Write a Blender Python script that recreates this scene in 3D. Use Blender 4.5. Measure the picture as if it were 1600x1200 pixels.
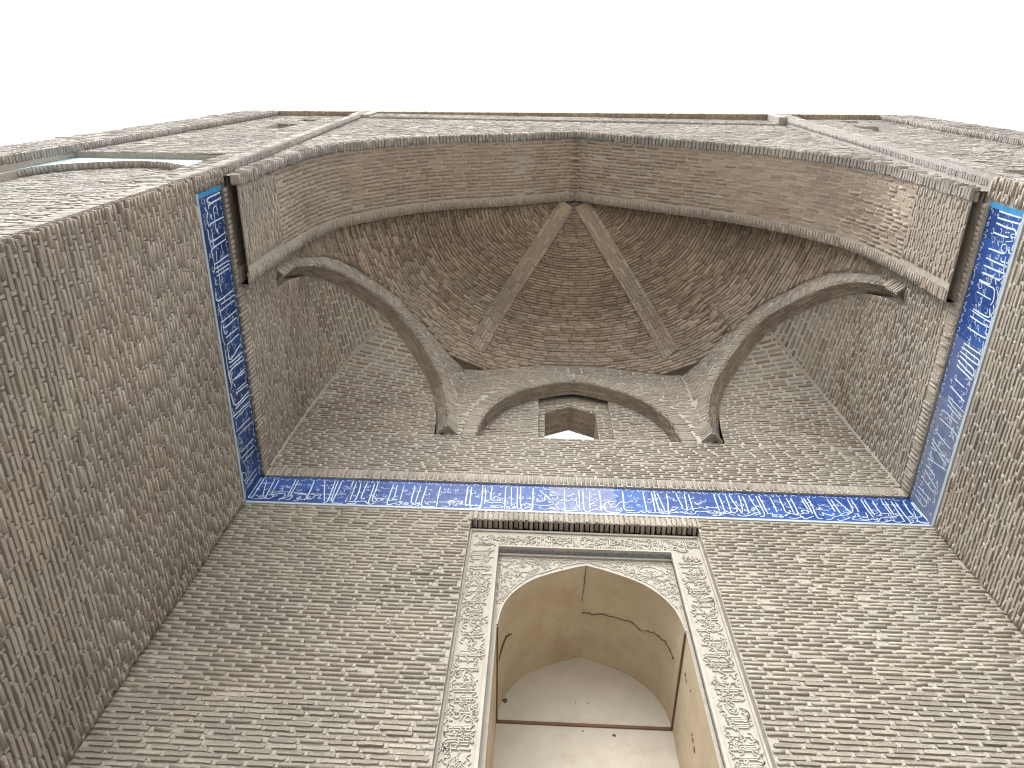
import bpy, math, random
import numpy as np
from mathutils import Matrix, Vector

for o in list(bpy.data.objects):
    bpy.data.objects.remove(o)
SC = bpy.context.scene
COL = SC.collection
R = random.Random(11)

# ------------------------------------------------------------------ camera
# world units are metres; the camera stands at the origin, the paving lies 1.6 m below it
RIGHT = np.array([0.99907297, -0.01437631, 0.04057727])
UP = np.array([-0.02963049, -0.91342594, 0.40592498])
FWD = np.array([-0.03122863, 0.406751, 0.91300515])
FPX = 1138.165
cam_data = bpy.data.cameras.new('camera')
cam = bpy.data.objects.new('camera', cam_data)
COL.objects.link(cam)
cam_data.sensor_width = 36.0
cam_data.lens = FPX / 1600 * 36
cam_data.clip_start = .05
cam_data.clip_end = 2000
cam.matrix_world = Matrix([[RIGHT[i], UP[i], -FWD[i], 0] for i in range(3)] + [[0, 0, 0, 1]])
SC.camera = cam

# ------------------------------------------------------------------ sky, sun, exposure
world = bpy.data.worlds.new('World')
SC.world = world
world.use_nodes = True
wn = world.node_tree.nodes
wl = world.node_tree.links
wn.clear()
sky = wn.new('ShaderNodeTexSky')
sky.sky_type = 'NISHITA'
sky.sun_disc = False
SUN_EL, SUN_AZ = math.radians(50), math.radians(203)     # azimuth measured from +Y towards +X
sky.sun_elevation = SUN_EL
sky.sun_rotation = SUN_AZ
sky.air_density = 1.0
sky.dust_density = 4.0
hsv = wn.new('ShaderNodeHueSaturation')                   # an overcast, nearly white sky
hsv.inputs['Saturation'].default_value = .12
bg = wn.new('ShaderNodeBackground')
bg.inputs['Strength'].default_value = .15
wo = wn.new('ShaderNodeOutputWorld')
wl.new(sky.outputs['Color'], hsv.inputs['Color'])
wl.new(hsv.outputs['Color'], bg.inputs['Color'])
wl.new(bg.outputs['Background'], wo.inputs['Surface'])
sun_data = bpy.data.lights.new('sun', 'SUN')
sun_data.energy = 1.05
sun_data.angle = math.radians(60)
sun_data.color = (1.0, .975, .94)
sun = bpy.data.objects.new('sun', sun_data)
COL.objects.link(sun)
sd = Vector((math.sin(SUN_AZ) * math.cos(SUN_EL), math.cos(SUN_AZ) * math.cos(SUN_EL), math.sin(SUN_EL)))
sun.rotation_euler = sd.to_track_quat('Z', 'Y').to_euler()
sun.location = (0, -20, 30)
SC.view_settings.view_transform = 'Standard'
SC.view_settings.look = 'None'
SC.view_settings.gamma = 1
SC.view_settings.use_curve_mapping = False
SC.view_settings.exposure = 1.84
SC.cycles.max_bounces = 8
SC.cycles.diffuse_bounces = 6
SC.cycles.use_denoising = True
SC.cycles.denoising_prefilter = 'ACCURATE'
SC.cycles.filter_width = 1.15

# ------------------------------------------------------------------ materials
def new_mat(name):
    m = bpy.data.materials.new(name)
    m.use_nodes = True
    nt = m.node_tree
    return m, nt, nt.nodes['Principled BSDF']

def N(nt, t, **kw):
    n = nt.nodes.new(t)
    for k, v in kw.items():
        if k in n.inputs:
            n.inputs[k].default_value = v
        else:
            setattr(n, k, v)
    return n

def ramp(nt, fac, stops, interp='LINEAR'):
    r = nt.nodes.new('ShaderNodeValToRGB')
    r.color_ramp.interpolation = interp
    els = r.color_ramp.elements
    while len(els) < len(stops):
        els.new(.5)
    for e, (p, c) in zip(els, stops):
        e.position = p
        e.color = (*c, 1)
    nt.links.new(fac, r.inputs['Fac'])
    return r.outputs['Color']

def mixc(nt, fac, a, b, mode='MIX'):
    m = nt.nodes.new('ShaderNodeMix')
    m.data_type = 'RGBA'
    m.blend_type = mode
    for sock, val in ((m.inputs[0], fac), (m.inputs[6], a), (m.inputs[7], b)):
        if hasattr(val, 'is_output'):
            nt.links.new(val, sock)
        elif isinstance(val, (int, float)):
            sock.default_value = val
        else:
            sock.default_value = (*val, 1)
    return m.outputs[2]

def pos(nt):
    return nt.nodes.new('ShaderNodeNewGeometry')

def noise(nt, vec, scale, detail=4, rough=.6):
    n = N(nt, 'ShaderNodeTexNoise')
    n.inputs['Scale'].default_value = scale
    n.inputs['Detail'].default_value = detail
    n.inputs['Roughness'].default_value = rough
    nt.links.new(vec, n.inputs['Vector'])
    return n.outputs['Fac']

def bump(nt, bsdf, height, strength, dist=.01):
    b = nt.nodes.new('ShaderNodeBump')
    b.inputs['Strength'].default_value = strength
    b.inputs['Distance'].default_value = dist
    nt.links.new(height, b.inputs['Height'])
    nt.links.new(b.outputs['Normal'], bsdf.inputs['Normal'])

def brick_material(name, tones, stain=(.66, .58, .48), stain_amt=.3, calm=.5):
    mean = [sum(t[i] for t in tones) / len(tones) for i in range(3)]
    tones = [tuple(m + (t[i] - m) * (1 - calm) for i, m in enumerate(mean)) for t in tones]
    m, nt, b = new_mat(name)
    g = pos(nt)
    oi = nt.nodes.new('ShaderNodeObjectInfo')
    add = N(nt, 'ShaderNodeMath', operation='ADD')
    nt.links.new(g.outputs['Random Per Island'], add.inputs[0])
    nt.links.new(oi.outputs['Random'], add.inputs[1])
    fr = N(nt, 'ShaderNodeMath', operation='FRACT')
    nt.links.new(add.outputs[0], fr.inputs[0])
    n = len(tones)
    c = ramp(nt, fr.outputs[0], [(i / n, t) for i, t in enumerate(tones)], 'CONSTANT')
    P = g.outputs['Position']
    big = noise(nt, P, .7, 5, .6)
    c = mixc(nt, 1.0, c, ramp(nt, big, [(.3, (.76, .75, .74)), (.7, (1.17, 1.15, 1.13))]), 'MULTIPLY')
    hue = noise(nt, P, 1.15, 4, .55)
    c = mixc(nt, 1.0, c, ramp(nt, hue, [(.32, (1.03, .99, .96)), (.5, (1, 1, 1)), (.68, (.965, .995, .985))]), 'MULTIPLY')
    st = noise(nt, P, 1.9, 6, .7)
    stf = ramp(nt, st, [(.52, (0, 0, 0)), (.72, (stain_amt,) * 3)])
    c = mixc(nt, stf, c, tuple(s * tones[0][0] for s in stain))
    fine = noise(nt, P, 55, 4, .7)
    c = mixc(nt, 1.0, c, ramp(nt, fine, [(.3, (.82, .82, .82)), (.7, (1.14, 1.14, 1.14))]), 'MULTIPLY')
    nt.links.new(c, b.inputs['Base Color'])
    b.inputs['Roughness'].default_value = .92
    b.inputs['Specular IOR Level'].default_value = .2
    bump(nt, b, noise(nt, P, 45, 6, .75), .8, .012)
    return m

def mortar_material(name, c0, c1):
    m, nt, b = new_mat(name)
    g = pos(nt)
    P = g.outputs['Position']
    c = ramp(nt, noise(nt, P, 2.2, 7, .7), [(.3, c0), (.7, c1)])
    c = mixc(nt, 1.0, c, ramp(nt, noise(nt, P, 40, 4), [(.3, (.8, .8, .8)), (.7, (1.15, 1.15, 1.15))]), 'MULTIPLY')
    nt.links.new(c, b.inputs['Base Color'])
    b.inputs['Roughness'].default_value = .95
    b.inputs['Specular IOR Level'].default_value = .15
    bump(nt, b, noise(nt, P, 38, 6, .7), .7, .012)
    return m

def plain_material(name, c0, c1, rough=.85, scale=3.0, bstr=.3, bscale=30, spots=None):
    m, nt, b = new_mat(name)
    P = pos(nt).outputs['Position']
    c = ramp(nt, noise(nt, P, scale, 7, .65), [(.3, c0), (.7, c1)])
    if spots:
        c = mixc(nt, ramp(nt, noise(nt, P, spots[0], 5, .7), [(.56, (0, 0, 0)), (.75, (spots[2],) * 3)]), c, spots[1])
    nt.links.new(c, b.inputs['Base Color'])
    b.inputs['Roughness'].default_value = rough
    b.inputs['Specular IOR Level'].default_value = .25
    if bstr:
        bump(nt, b, noise(nt, P, bscale, 5, .65), bstr, .01)
    return m

BR = brick_material('brick_grey_buff', [(.298, .277, .234), (.258, .24, .205), (.33, .309, .264), (.224, .211, .182), (.288, .254, .212), (.277, .262, .227), (.36, .339, .291), (.242, .218, .186)], calm=.3)
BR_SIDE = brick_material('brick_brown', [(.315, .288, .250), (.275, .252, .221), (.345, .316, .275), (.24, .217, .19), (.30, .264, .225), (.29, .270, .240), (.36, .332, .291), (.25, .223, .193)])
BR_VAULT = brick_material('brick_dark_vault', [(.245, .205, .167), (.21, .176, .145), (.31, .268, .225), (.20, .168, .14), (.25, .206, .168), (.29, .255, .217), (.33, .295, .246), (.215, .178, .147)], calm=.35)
BR_PALE = brick_material('brick_pale_front', [(.29, .279, .262), (.26, .25, .236), (.315, .302, .284), (.234, .225, .214), (.285, .265, .243), (.268, .26, .249), (.34, .327, .306), (.247, .231, .217)], calm=.3)
def dim(tones, k, w=(1, 1, 1)):
    return [tuple(c * k * q for c, q in zip(t, w)) for t in tones]
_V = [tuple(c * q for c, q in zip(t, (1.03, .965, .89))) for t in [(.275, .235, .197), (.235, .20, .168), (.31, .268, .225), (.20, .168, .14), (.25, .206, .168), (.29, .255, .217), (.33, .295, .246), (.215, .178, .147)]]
_U = [(.30, .278, .242), (.265, .247, .216), (.325, .304, .266), (.24, .224, .197), (.29, .258, .222), (.28, .262, .231), (.345, .325, .286), (.255, .232, .203)]
BR_UP = brick_material('brick_upper_wall', dim(_U, 1.04), calm=.3)
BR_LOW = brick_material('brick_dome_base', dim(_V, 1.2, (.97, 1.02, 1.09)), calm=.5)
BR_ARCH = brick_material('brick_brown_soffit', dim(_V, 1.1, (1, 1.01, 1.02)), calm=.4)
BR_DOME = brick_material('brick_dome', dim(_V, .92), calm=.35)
MO_ARCH = mortar_material('mortar_arch', (.30, .272, .237), (.38, .35, .31))
MO = mortar_material('mortar_pale', (.262, .245, .21), (.332, .312, .27))
MO_BED = mortar_material('mortar_joint_shade', (.13, .115, .098), (.20, .18, .155))  # left wall bed: recessed joint shadow put into the mortar colour
MO_SIDE = mortar_material('mortar_brown', (.27, .248, .217), (.35, .325, .287))
MO_SHADE = mortar_material('mortar_dome_shade', (.125, .102, .082), (.185, .155, .127))  # darkened mortar, paints shade into the dome joints and pocket ceilings
MO_UP = mortar_material('mortar_upper', (.345, .325, .288), (.425, .402, .36))
MO_FRONT = mortar_material('mortar_front', (.28, .27, .255), (.36, .345, .325))
MO_VAULT = mortar_material('mortar_vault', (.25, .20, .15), (.34, .28, .215))
STUCCO = plain_material('carved_stucco', (.345, .325, .285), (.415, .395, .352), .9, 4, .5, 45, (1.3, (.30, .27, .225), .5))

STUCCO_DARK = plain_material('stucco_ground', (.275, .255, .218), (.345, .322, .28), .95, 5, .5, 45)
TRIM = plain_material('stucco_trim', (.29, .273, .24), (.36, .342, .305), .9, 5, .4, 40, (1.5, (.25, .225, .188), .5))
PLASTER_TAN = plain_material('tan_plaster', (.385, .308, .212), (.475, .40, .295), .85, 2.6, .45, 9, (1.1, (.30, .215, .135), .65))
PLASTER_PALE = plain_material('pale_plaster', (.385, .352, .292), (.47, .437, .372), .85, 2.6, .4, 9, (1.5, (.315, .275, .215), .6))
RUST = plain_material('brown_strip', (.11, .06, .035), (.16, .095, .06), .8, 8, .2)
DARK = plain_material('dark_crack', (.075, .052, .034), (.12, .086, .056), .95, 8, 0)
LETTER = plain_material('white_glaze', (.42, .50, .62), (.54, .62, .71), .35, 9, .05)
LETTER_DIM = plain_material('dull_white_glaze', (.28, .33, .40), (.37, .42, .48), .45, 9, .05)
VINE = plain_material('pale_blue_glaze', (.07, .12, .34), (.14, .20, .43), .3, 9, .05)
EDGE_BLUE = plain_material('pale_blue_edge', (.28, .325, .37), (.38, .415, .445), .5, 6, .1)
TURQ = plain_material('turquoise_edge', (.03, .17, .36), (.06, .25, .45), .3, 6, .1)
TURQ_PALE = plain_material('pale_turquoise_tile', (.19, .29, .33), (.29, .38, .415), .45, 4, .15, 20)
GREYTILE = plain_material('blue_grey_tile', (.10, .115, .15), (.27, .27, .27), .5, 26, .1)
PAVE = plain_material('pale_paving', (.31, .29, .26), (.37, .35, .315), .9, .5, .3, 8)

def tile_material(name, tones, fade=None, fade_amt=.0):
    m, nt, b = new_mat(name)
    P = pos(nt).outputs['Position']
    oi = nt.nodes.new('ShaderNodeObjectInfo')
    n = len(tones)
    c = ramp(nt, oi.outputs['Random'], [(i / n, t) for i, t in enumerate(tones)], 'CONSTANT')
    c = mixc(nt, 1.0, c, ramp(nt, noise(nt, P, 9, 5, .7), [(.3, (.65, .7, .8)), (.7, (1.35, 1.3, 1.2))]), 'MULTIPLY')
    if fade:
        c = mixc(nt, ramp(nt, noise(nt, P, 5, 6, .7), [(.3, (fade_amt * .5,) * 3), (.62, (fade_amt,) * 3)]), c, fade)
    nt.links.new(c, b.inputs['Base Color'])
    b.inputs['Roughness'].default_value = .42
    b.inputs['Specular IOR Level'].default_value = .25
    bump(nt, b, noise(nt, P, 18, 3), .12, .01)
    return m
TILE = tile_material('cobalt_tile', [(.019, .056, .21), (.022, .066, .24), (.016, .048, .18), (.027, .077, .265)])
TILE_HALF = tile_material('half_faded_tile', [(.022, .055, .21), (.028, .065, .23)], (.17, .19, .215), .4)
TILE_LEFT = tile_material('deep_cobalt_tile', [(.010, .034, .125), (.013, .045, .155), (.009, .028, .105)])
TILE_PALE = tile_material('washed_blue_tile', [(.06, .095, .26), (.07, .11, .28)], (.19, .20, .28), .55)
TILE_MID = tile_material('lighter_blue_tile', [(.03, .095, .29), (.025, .08, .27)])
TILE_FADED = tile_material('weathered_tile', [(.025, .055, .19), (.035, .065, .21)], (.17, .19, .215), .75)

# ------------------------------------------------------------------ object helpers
def link(o, parent=None, **props):
    COL.objects.link(o)
    if parent is not None:
        o.parent = parent
        o.matrix_parent_inverse = Matrix.Translation(-Vector(parent.location))
    for k, v in props.items():
        o[k] = v
    return o

def thing(name, label, cat, loc, group=None):
    o = bpy.data.objects.new(name, None)
    o.empty_display_size = .2
    o.location = loc
    link(o, label=label, category=cat)
    if group:
        o['group'] = group
    return o

class MB:
    def __init__(s):
        s.v = []
        s.f = []

    def face(s, *pts):
        i = len(s.v)
        s.v += [tuple(map(float, p)) for p in pts]
        s.f.append(tuple(range(i, i + len(pts))))

    def grid(s, rows):
        i = len(s.v)
        w = len(rows[0])
        for r in rows:
            s.v += [tuple(map(float, p)) for p in r]
        for a in range(len(rows) - 1):
            for b in range(w - 1):
                k = i + a * w + b
                s.f.append((k, k + 1, k + w + 1, k + w))

    def box(s, x0, x1, y0, y1, z0, z1):
        i = len(s.v)
        s.v += [(x, y, z) for z in (z0, z1) for y in (y0, y1) for x in (x0, x1)]
        for q in ((0, 2, 3, 1), (4, 5, 7, 6), (0, 1, 5, 4), (2, 6, 7, 3), (0, 4, 6, 2), (1, 3, 7, 5)):
            s.f.append(tuple(i + k for k in q))

    def slab(s, corners, n, t):
        """prism: polygon 'corners' pushed back by t along -n"""
        i = len(s.v)
        k = len(corners)
        n = np.array(n, float)
        s.v += [tuple(map(float, c)) for c in corners] + [tuple(np.array(c, float) - n * t) for c in corners]
        s.f.append(tuple(range(i, i + k)))
        s.f.append(tuple(range(i + 2 * k - 1, i + k - 1, -1)))
        for a in range(k):
            b = (a + 1) % k
            s.f.append((i + a, i + k + a, i + k + b, i + b))

    def build(s, name, mat, parent=None, **props):
        me = bpy.data.meshes.new(name)
        me.from_pydata(s.v, [], s.f)
        me.materials.append(mat)
        me.update()
        return link(bpy.data.objects.new(name, me), parent, **props)

def unit(a):
    a = np.array(a, float)
    return a / np.linalg.norm(a)

def to_px(P):
    d = FWD @ P
    if d < .05:
        return None
    return np.array([512 + FPX * .64 * (RIGHT @ P) / d, 384 - FPX * .64 * (UP @ P) / d])

# ------------------------------------------------------------------ bricks
def brick_template(seed):
    """a hand-made brick face: an uneven rounded outline, slightly tapering sides (40 triangles)"""
    r = random.Random(seed)
    out = []
    cx, cy = .035, .24
    ring = [(-.5 + cx, -.5), (-.27, -.5), (0, -.5), (.27, -.5), (.5 - cx, -.5), (.5, -.5 + cy), (.5, .5 - cy),
            (.5 - cx, .5), (.27, .5), (-.02, .5), (-.27, .5), (-.5 + cx, .5), (-.5, .5 - cy), (-.5, -.5 + cy)]
    ring = [(x + r.uniform(-.014, .014), y + r.uniform(-.11, .11)) for x, y in ring]
    for z, ix, iy in ((-1, 1, 1), (0, .975, .90)):
        for x, y in ring:
            out.append((x * ix, y * iy, z + (r.uniform(-.06, .06) if z == 0 else 0)))
    f = [tuple(range(14, 28))]
    for i in range(14):
        j = (i + 1) % 14
        f.append((i, j, 14 + j, 14 + i))
    return np.array(out), f
TPL = [brick_template(40 + i) for i in range(14)]
_tm = {}
def template_mesh(k, mat, name):
    key = (k, mat.name)
    if key not in _tm:
        v, f = TPL[k]
        me = bpy.data.meshes.new(name)
        me.from_pydata([tuple(p) for p in v], [], f)
        me.materials.append(mat)
        me.update()
        _tm[key] = me
    return _tm[key]

class Bricks:
    def __init__(s):
        s.a = []

    def add(s, P, u, v, n, L, H, protr, depth=.03):
        s.a.append((np.array(P, float) + np.array(n) * protr, np.array(u, float), np.array(v, float), np.array(n, float), L, H, depth))

    def finish(s, root, mat, single=300, margin=.45, name='brick', mass='brick_field'):
        rank = []
        keep = []
        for i, (P, u, v, n, L, H, D) in enumerate(s.a):
            p = to_px(P)
            if p is None:
                continue
            fx, fy = p[0] / 1024 - .5, p[1] / 768 - .5
            if abs(fx) > .5 + margin or abs(fy) > .5 + margin:
                continue
            keep.append(i)
            if abs(fx) < .495 and abs(fy) < .495 and n @ P < 0:
                q0, q1, q2, q3 = (to_px(P + w) for w in (u * L / 2, -u * L / 2, v * H / 2, -v * H / 2))
                if q0 is None or q1 is None:
                    continue
                rank.append((np.linalg.norm(q0 - q1) * np.linalg.norm(q2 - q3), i))
        rank.sort(reverse=True)
        chosen = {i for _, i in rank[:single]}
        buckets = {}
        for i in keep:
            P, u, v, n, L, H, D = s.a[i]
            k = (i * 7 + int(abs(P[2]) * 97)) % len(TPL)
            if i in chosen:
                o = bpy.data.objects.new(name, template_mesh(k, mat, name))
                a, b, c = u * L, v * H, n * D
                link(o, root)
                o.matrix_basis = Matrix([[a[j], b[j], c[j], P[j]] for j in range(3)] + [[0, 0, 0, 1]])
            else:
                buckets.setdefault(k, []).append(i)
        V, loops, starts, totals = [], [], [], []
        nv = nl = 0
        for k, ids in buckets.items():
            tv, tf = TPL[k]
            A = np.array([np.stack([s.a[i][1] * s.a[i][4], s.a[i][2] * s.a[i][5], s.a[i][3] * s.a[i][6]]) for i in ids])
            Pm = np.array([s.a[i][0] for i in ids])
            W = np.einsum('tk,nkj->ntj', tv, A) + Pm[:, None, :]
            V.append(W.reshape(-1, 3))
            fl = np.concatenate([np.array(f) for f in tf])
            ft = np.array([len(f) for f in tf])
            m = len(ids)
            off = (np.arange(m) * len(tv) + nv)[:, None]
            loops.append((fl[None, :] + off).ravel())
            totals.append(np.tile(ft, m))
            nv += m * len(tv)
        if V:
            V = np.concatenate(V)
            loops = np.concatenate(loops)
            totals = np.concatenate(totals)
            starts = np.concatenate([[0], np.cumsum(totals)[:-1]])
            me = bpy.data.meshes.new(mass)
            me.vertices.add(len(V))
            me.vertices.foreach_set('co', V.astype(np.float32).ravel())
            me.loops.add(len(loops))
            me.loops.foreach_set('vertex_index', loops.astype(np.int32))
            me.polygons.add(len(totals))
            me.polygons.foreach_set('loop_start', starts.astype(np.int32))
            me.polygons.foreach_set('loop_total', totals.astype(np.int32))
            me.update(calc_edges=True)
            me.validate()
            me.materials.append(mat)
            link(bpy.data.objects.new(mass, me), root, kind='stuff')

def lay_plane(B, O, u, v, n, v0, v1, ivals, L=.215, joint=.036, pitch=.0545, H=.0365, protr=.012, rot=.014, plugs=None, wob=.004, broken=None):
    O, u, v, n = (np.array(q, float) for q in (O, u, v, n))
    rows = int((v1 - v0) / pitch)
    for r in range(rows):
        vc = v0 + (r + .5) * pitch
        sh = (r % 2) * .5 + R.uniform(-.12, .12)
        for a, b in ivals(vc):
            if b - a < .05:
                continue
            x = a - sh * (L + joint)
            while x < b:
                Lb = L * R.uniform(.88, 1.1)
                lo, hi = max(x, a + .004), min(x + Lb, b - .004)
                if hi - lo > .055:
                    t = R.uniform(-rot, rot)
                    uu = u * math.cos(t) + v * math.sin(t)
                    vv = v * math.cos(t) - u * math.sin(t)
                    tn = R.uniform(-.03, .03)
                    hurt = broken is not None and R.random() < broken((lo + hi) / 2, vc)
                    if hurt:
                        tn += R.uniform(-.5, .15)
                        t2 = R.uniform(-.09, .09)
                        uu, vv = uu * math.cos(t2) + vv * math.sin(t2), vv * math.cos(t2) - uu * math.sin(t2)
                        hi = lo + (hi - lo) * R.uniform(.45, 1)
                    nn = unit(n + vv * tn)
                    vv = np.cross(nn, uu)
                    pr = protr + R.uniform(-.004, .005)
                    if R.random() < .06:
                        pr += R.choice((-.007, .010))
                    B.add(O + u * (lo + hi) / 2 + v * (vc + R.uniform(-wob, wob)), uu, vv, nn, hi - lo, H * R.uniform(.84, 1.1), pr)
                    if plugs is not None and hi + joint < b:
                        plugs.append((O + u * (hi + joint * .5) + v * vc, u, v, n))
                x += Lb + joint * R.uniform(.8, 1.3)

def walk(B, pts, nf, L=.222, joint=.028, H=.042, protr=.012, sh=0., keep=None, Hf=None, jit=.004, depth=.03, rot=0., other=None, share=0.):
    """bricks laid end to end along a polyline; nf(P) gives the outward (visible) normal"""
    pts = np.array(pts, float)
    seg = np.linalg.norm(np.diff(pts, axis=0), axis=1)
    cum = np.concatenate([[0], np.cumsum(seg)])
    tot = cum[-1]
    def at(x):
        x = min(max(x, 0), tot)
        return np.array([np.interp(x, cum, pts[:, j]) for j in range(3)])
    x = -sh * (L + joint)
    while x < tot:
        Lb = L * R.uniform(.9, 1.08)
        lo, hi = max(x, 0), min(x + Lb, tot)
        if hi - lo > min(.05, L * .6):
            a, b = at(lo), at(hi)
            P = (a + b) / 2
            d = np.linalg.norm(b - a)
            if d > .01 and (keep is None or keep(P)):
                uu = (b - a) / d
                n = np.array(nf(P), float)
                n = n - uu * (n @ uu)
                n = unit(n)
                vv = np.cross(n, uu)
                if rot:
                    t = R.uniform(-rot, rot)
                    uu, vv = uu * math.cos(t) + vv * math.sin(t), vv * math.cos(t) - uu * math.sin(t)
                h = Hf(P) if Hf else H
                (other if other and R.random() < (share(P) if callable(share) else share) else B).add(P + vv * R.uniform(-jit, jit), uu, vv, n, hi - lo, h * R.uniform(.9, 1.08), protr + R.uniform(-.004, .004), depth)
        x += Lb + joint * R.uniform(.8, 1.25)

def plate(mb, O, u, v, v0, v1, ivals, step=.06):
    """flat sheet bounded by ivals(height), as strips"""
    O, u, v = (np.array(q, float) for q in (O, u, v))
    n = max(1, int(math.ceil((v1 - v0) / step)))
    h = (v1 - v0) / n
    for i in range(n):
        za, zb = v0 + i * h, v0 + (i + 1) * h
        ia, ib = ivals(za + 1e-4), ivals(zb - 1e-4)
        if len(ia) != len(ib):
            im = ivals((za + zb) / 2)
            ia = ib = im
        for (a0, a1), (b0, b1) in zip(ia, ib):
            mb.face(O + u * a0 + v * za, O + u * a1 + v * za, O + u * b1 + v * zb, O + u * b0 + v * zb)

def plug_mesh(plugs, root, mat, w=.032, h=.050, proud=.0085):
    mb = MB()
    for P, u, v, n in plugs:
        p = to_px(P)
        if p is None or not (-200 < p[0] < 1224 and -200 < p[1] < 968):
            continue
        ww, hh, pr = w * R.uniform(.5, .75), h * R.uniform(.42, .60), proud + R.uniform(-.003, .003)
        c = [P + u * sx * ww + v * sy * hh + n * .0 for sx, sy in ((-1, -1), (1, -1), (1, 1), (-1, 1))]
        t = [P + u * sx * ww * .7 + v * (sy * hh * .75 + R.uniform(-.004, .004)) + n * pr for sx, sy in ((-1, -1), (1, -1), (1, 1), (-1, 1))]
        mb.face(*t)
        for i in range(4):
            j = (i + 1) % 4
            mb.face(c[i], c[j], t[j], t[i])
    if mb.f:
        mb.build('joint_mortar', mat, root, kind='stuff')

def ribbon(mb, pts, w, O, u, v, n, h=.004, taper=.75, ends=1.0):
    O, u, v, n = (np.array(q, float) for q in (O, u, v, n))
    p = [np.array(q, float) for q in pts]
    m = len(p)
    if m < 2:
        return
    i0 = len(mb.v)
    for i in range(m):
        d = p[min(i + 1, m - 1)] - p[max(i - 1, 0)]
        l = math.hypot(*d)
        d = d / l if l > 1e-9 else np.array([1., 0])
        s = np.array([-d[1], d[0]])
        ww = w * .5 * (ends if i in (0, m - 1) else 1)
        for k, z in ((-1, 0), (-taper, h), (taper, h), (1, 0)):
            q = p[i] + s * ww * k
            mb.v.append(tuple(O + u * q[0] + v * q[1] + n * z))
    for i in range(m - 1):
        a = i0 + i * 4
        for k in range(3):
            mb.f.append((a + k, a + k + 1, a + k + 5, a + k + 4))
    mb.f.append((i0, i0 + 1, i0 + 2, i0 + 3))
    e = i0 + (m - 1) * 4
    mb.f.append((e, e + 3, e + 2, e + 1))

def smooth(pts, k=4):
    if len(pts) < 3:
        return [np.array(q, float) for q in pts]
    P = [np.array(q, float) for q in pts]
    P = [2 * P[0] - P[1]] + P + [2 * P[-1] - P[-2]]
    out = []
    for i in range(1, len(P) - 2):
        a, b, c, d = P[i - 1:i + 3]
        for j in range(k):
            t = j / k
            out.append(.5 * ((2 * b) + (c - a) * t + (2 * a - 5 * b + 4 * c - d) * t * t + (3 * b - a - 3 * c + d) * t ** 3))
    out.append(P[-2])
    return out

# ------------------------------------------------------------------ measurements (metres)
XL, XR, YB, XC = -3.51, 4.78, 5.0, .655
ZG = -1.6
BAND0, BAND1 = 7.45, 8.03
Y_C = 1.20          # spandrel and arch front
Y_R = 2.45          # rear of the great arch
Z_SPR = 8.15        # its springing
Z_LEDGE = 9.28      # springing of the squinches
Z_MOLD, Z_TOP = 16.6, 17.5
def y_front(x):
    return 1.15 - .0105 * (x + 6.04)
Y0L, Y0R = y_front(XL), y_front(XR)

X3 = np.array([1., 0, 0])
Y3 = np.array([0, 1., 0])
Z3 = np.array([0, 0, 1.])

# ------------------------------------------------------------------ ground
mb = MB()
mb.face((-600, -600, ZG), (600, -600, ZG), (600, 600, ZG), (-600, 600, ZG))
mb.build('ground', PAVE, kind='structure')

# ------------------------------------------------------------------ back wall
back = thing('brick_wall', 'grey buff brick back wall with the stucco arched niche and the small window', 'wall', (XC, YB, ZG))
NX0, NX1, NZ = -.71, 1.97, 7.17
def iv_back_low(z):
    return [(XL, NX0), (NX1, XR)] if z < NZ + .02 else [(XL, XR)]
mb = MB()
plate(mb, (0, YB, 0), X3, Z3, ZG, NZ, lambda z: [(XL, NX0), (NX1, XR)], 9)
plate(mb, (0, YB, 0), X3, Z3, NZ, NZ + .06, lambda z: [(XL, NX0), (NX1, XR)], 1)
plate(mb, (0, YB, 0), X3, Z3, NZ + .06, BAND1, lambda z: [(XL, XR)], 1)
ub = MB()
plate(ub, (0, YB - .03, 0), X3, Z3, BAND1, Z_LEDGE, lambda z: [(XL, XR)], 2)
ub.build('upper_bed', MO_UP, back)
mb.face((XL, YB - .03, BAND1), (XR, YB - .03, BAND1), (XR, YB, BAND1), (XL, YB, BAND1))
mb.face((NX0, YB, ZG), (NX0, YB + .12, ZG), (NX0, YB + .12, NZ), (NX0, YB, NZ))
mb.face((NX1, YB, ZG), (NX1, YB, NZ), (NX1, YB + .12, NZ), (NX1, YB + .12, ZG))
mb.build('mortar_bed', MO, back)
B = Bricks()
plugs = []
lay_plane(B, (0, YB, 0), X3, Z3, -Y3, 1.6, 7.17, iv_back_low, protr=.0135, plugs=plugs, broken=lambda x, z: (.16 * max(0, 1 - abs(z - 6.2) / 1.3) if x > NX1 else .02))
lay_plane(B, (0, YB, 0), X3, Z3, -Y3, 7.17, 7.40, lambda z: [(XL, NX0 - .03), (NX1 + .03, XR)], protr=.0135, plugs=plugs)
B.finish(back, BR, single=240)
plug_mesh(plugs, back, MO, proud=.008)
B = Bricks()
plugs = []
lay_plane(B, (0, YB - .03, 0), X3, Z3, -Y3, 8.225, Z_LEDGE, lambda z: [(XL + .03, XR - .03)], protr=.013, plugs=plugs)
walk(B, [(XL + .03, YB - .03, 8.13), (XR - .03, YB - .03, 8.13)], lambda P: -Y3, L=.046, joint=.012, H=.185, protr=.010)
B.finish(back, BR_UP, single=60)
plug_mesh(plugs, back, MO_UP, proud=.008)
B = Bricks()
plugs = []
walk(B, [(NX0 - .03, YB - .0, 7.305), (NX1 + .03, YB - .0, 7.305)], lambda P: -Y3, L=.046, joint=.014, H=.19, protr=.022, depth=.12)
B.finish(back, BR_UP, single=60, name='soldier_brick', mass='soldier_brick_field')

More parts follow.
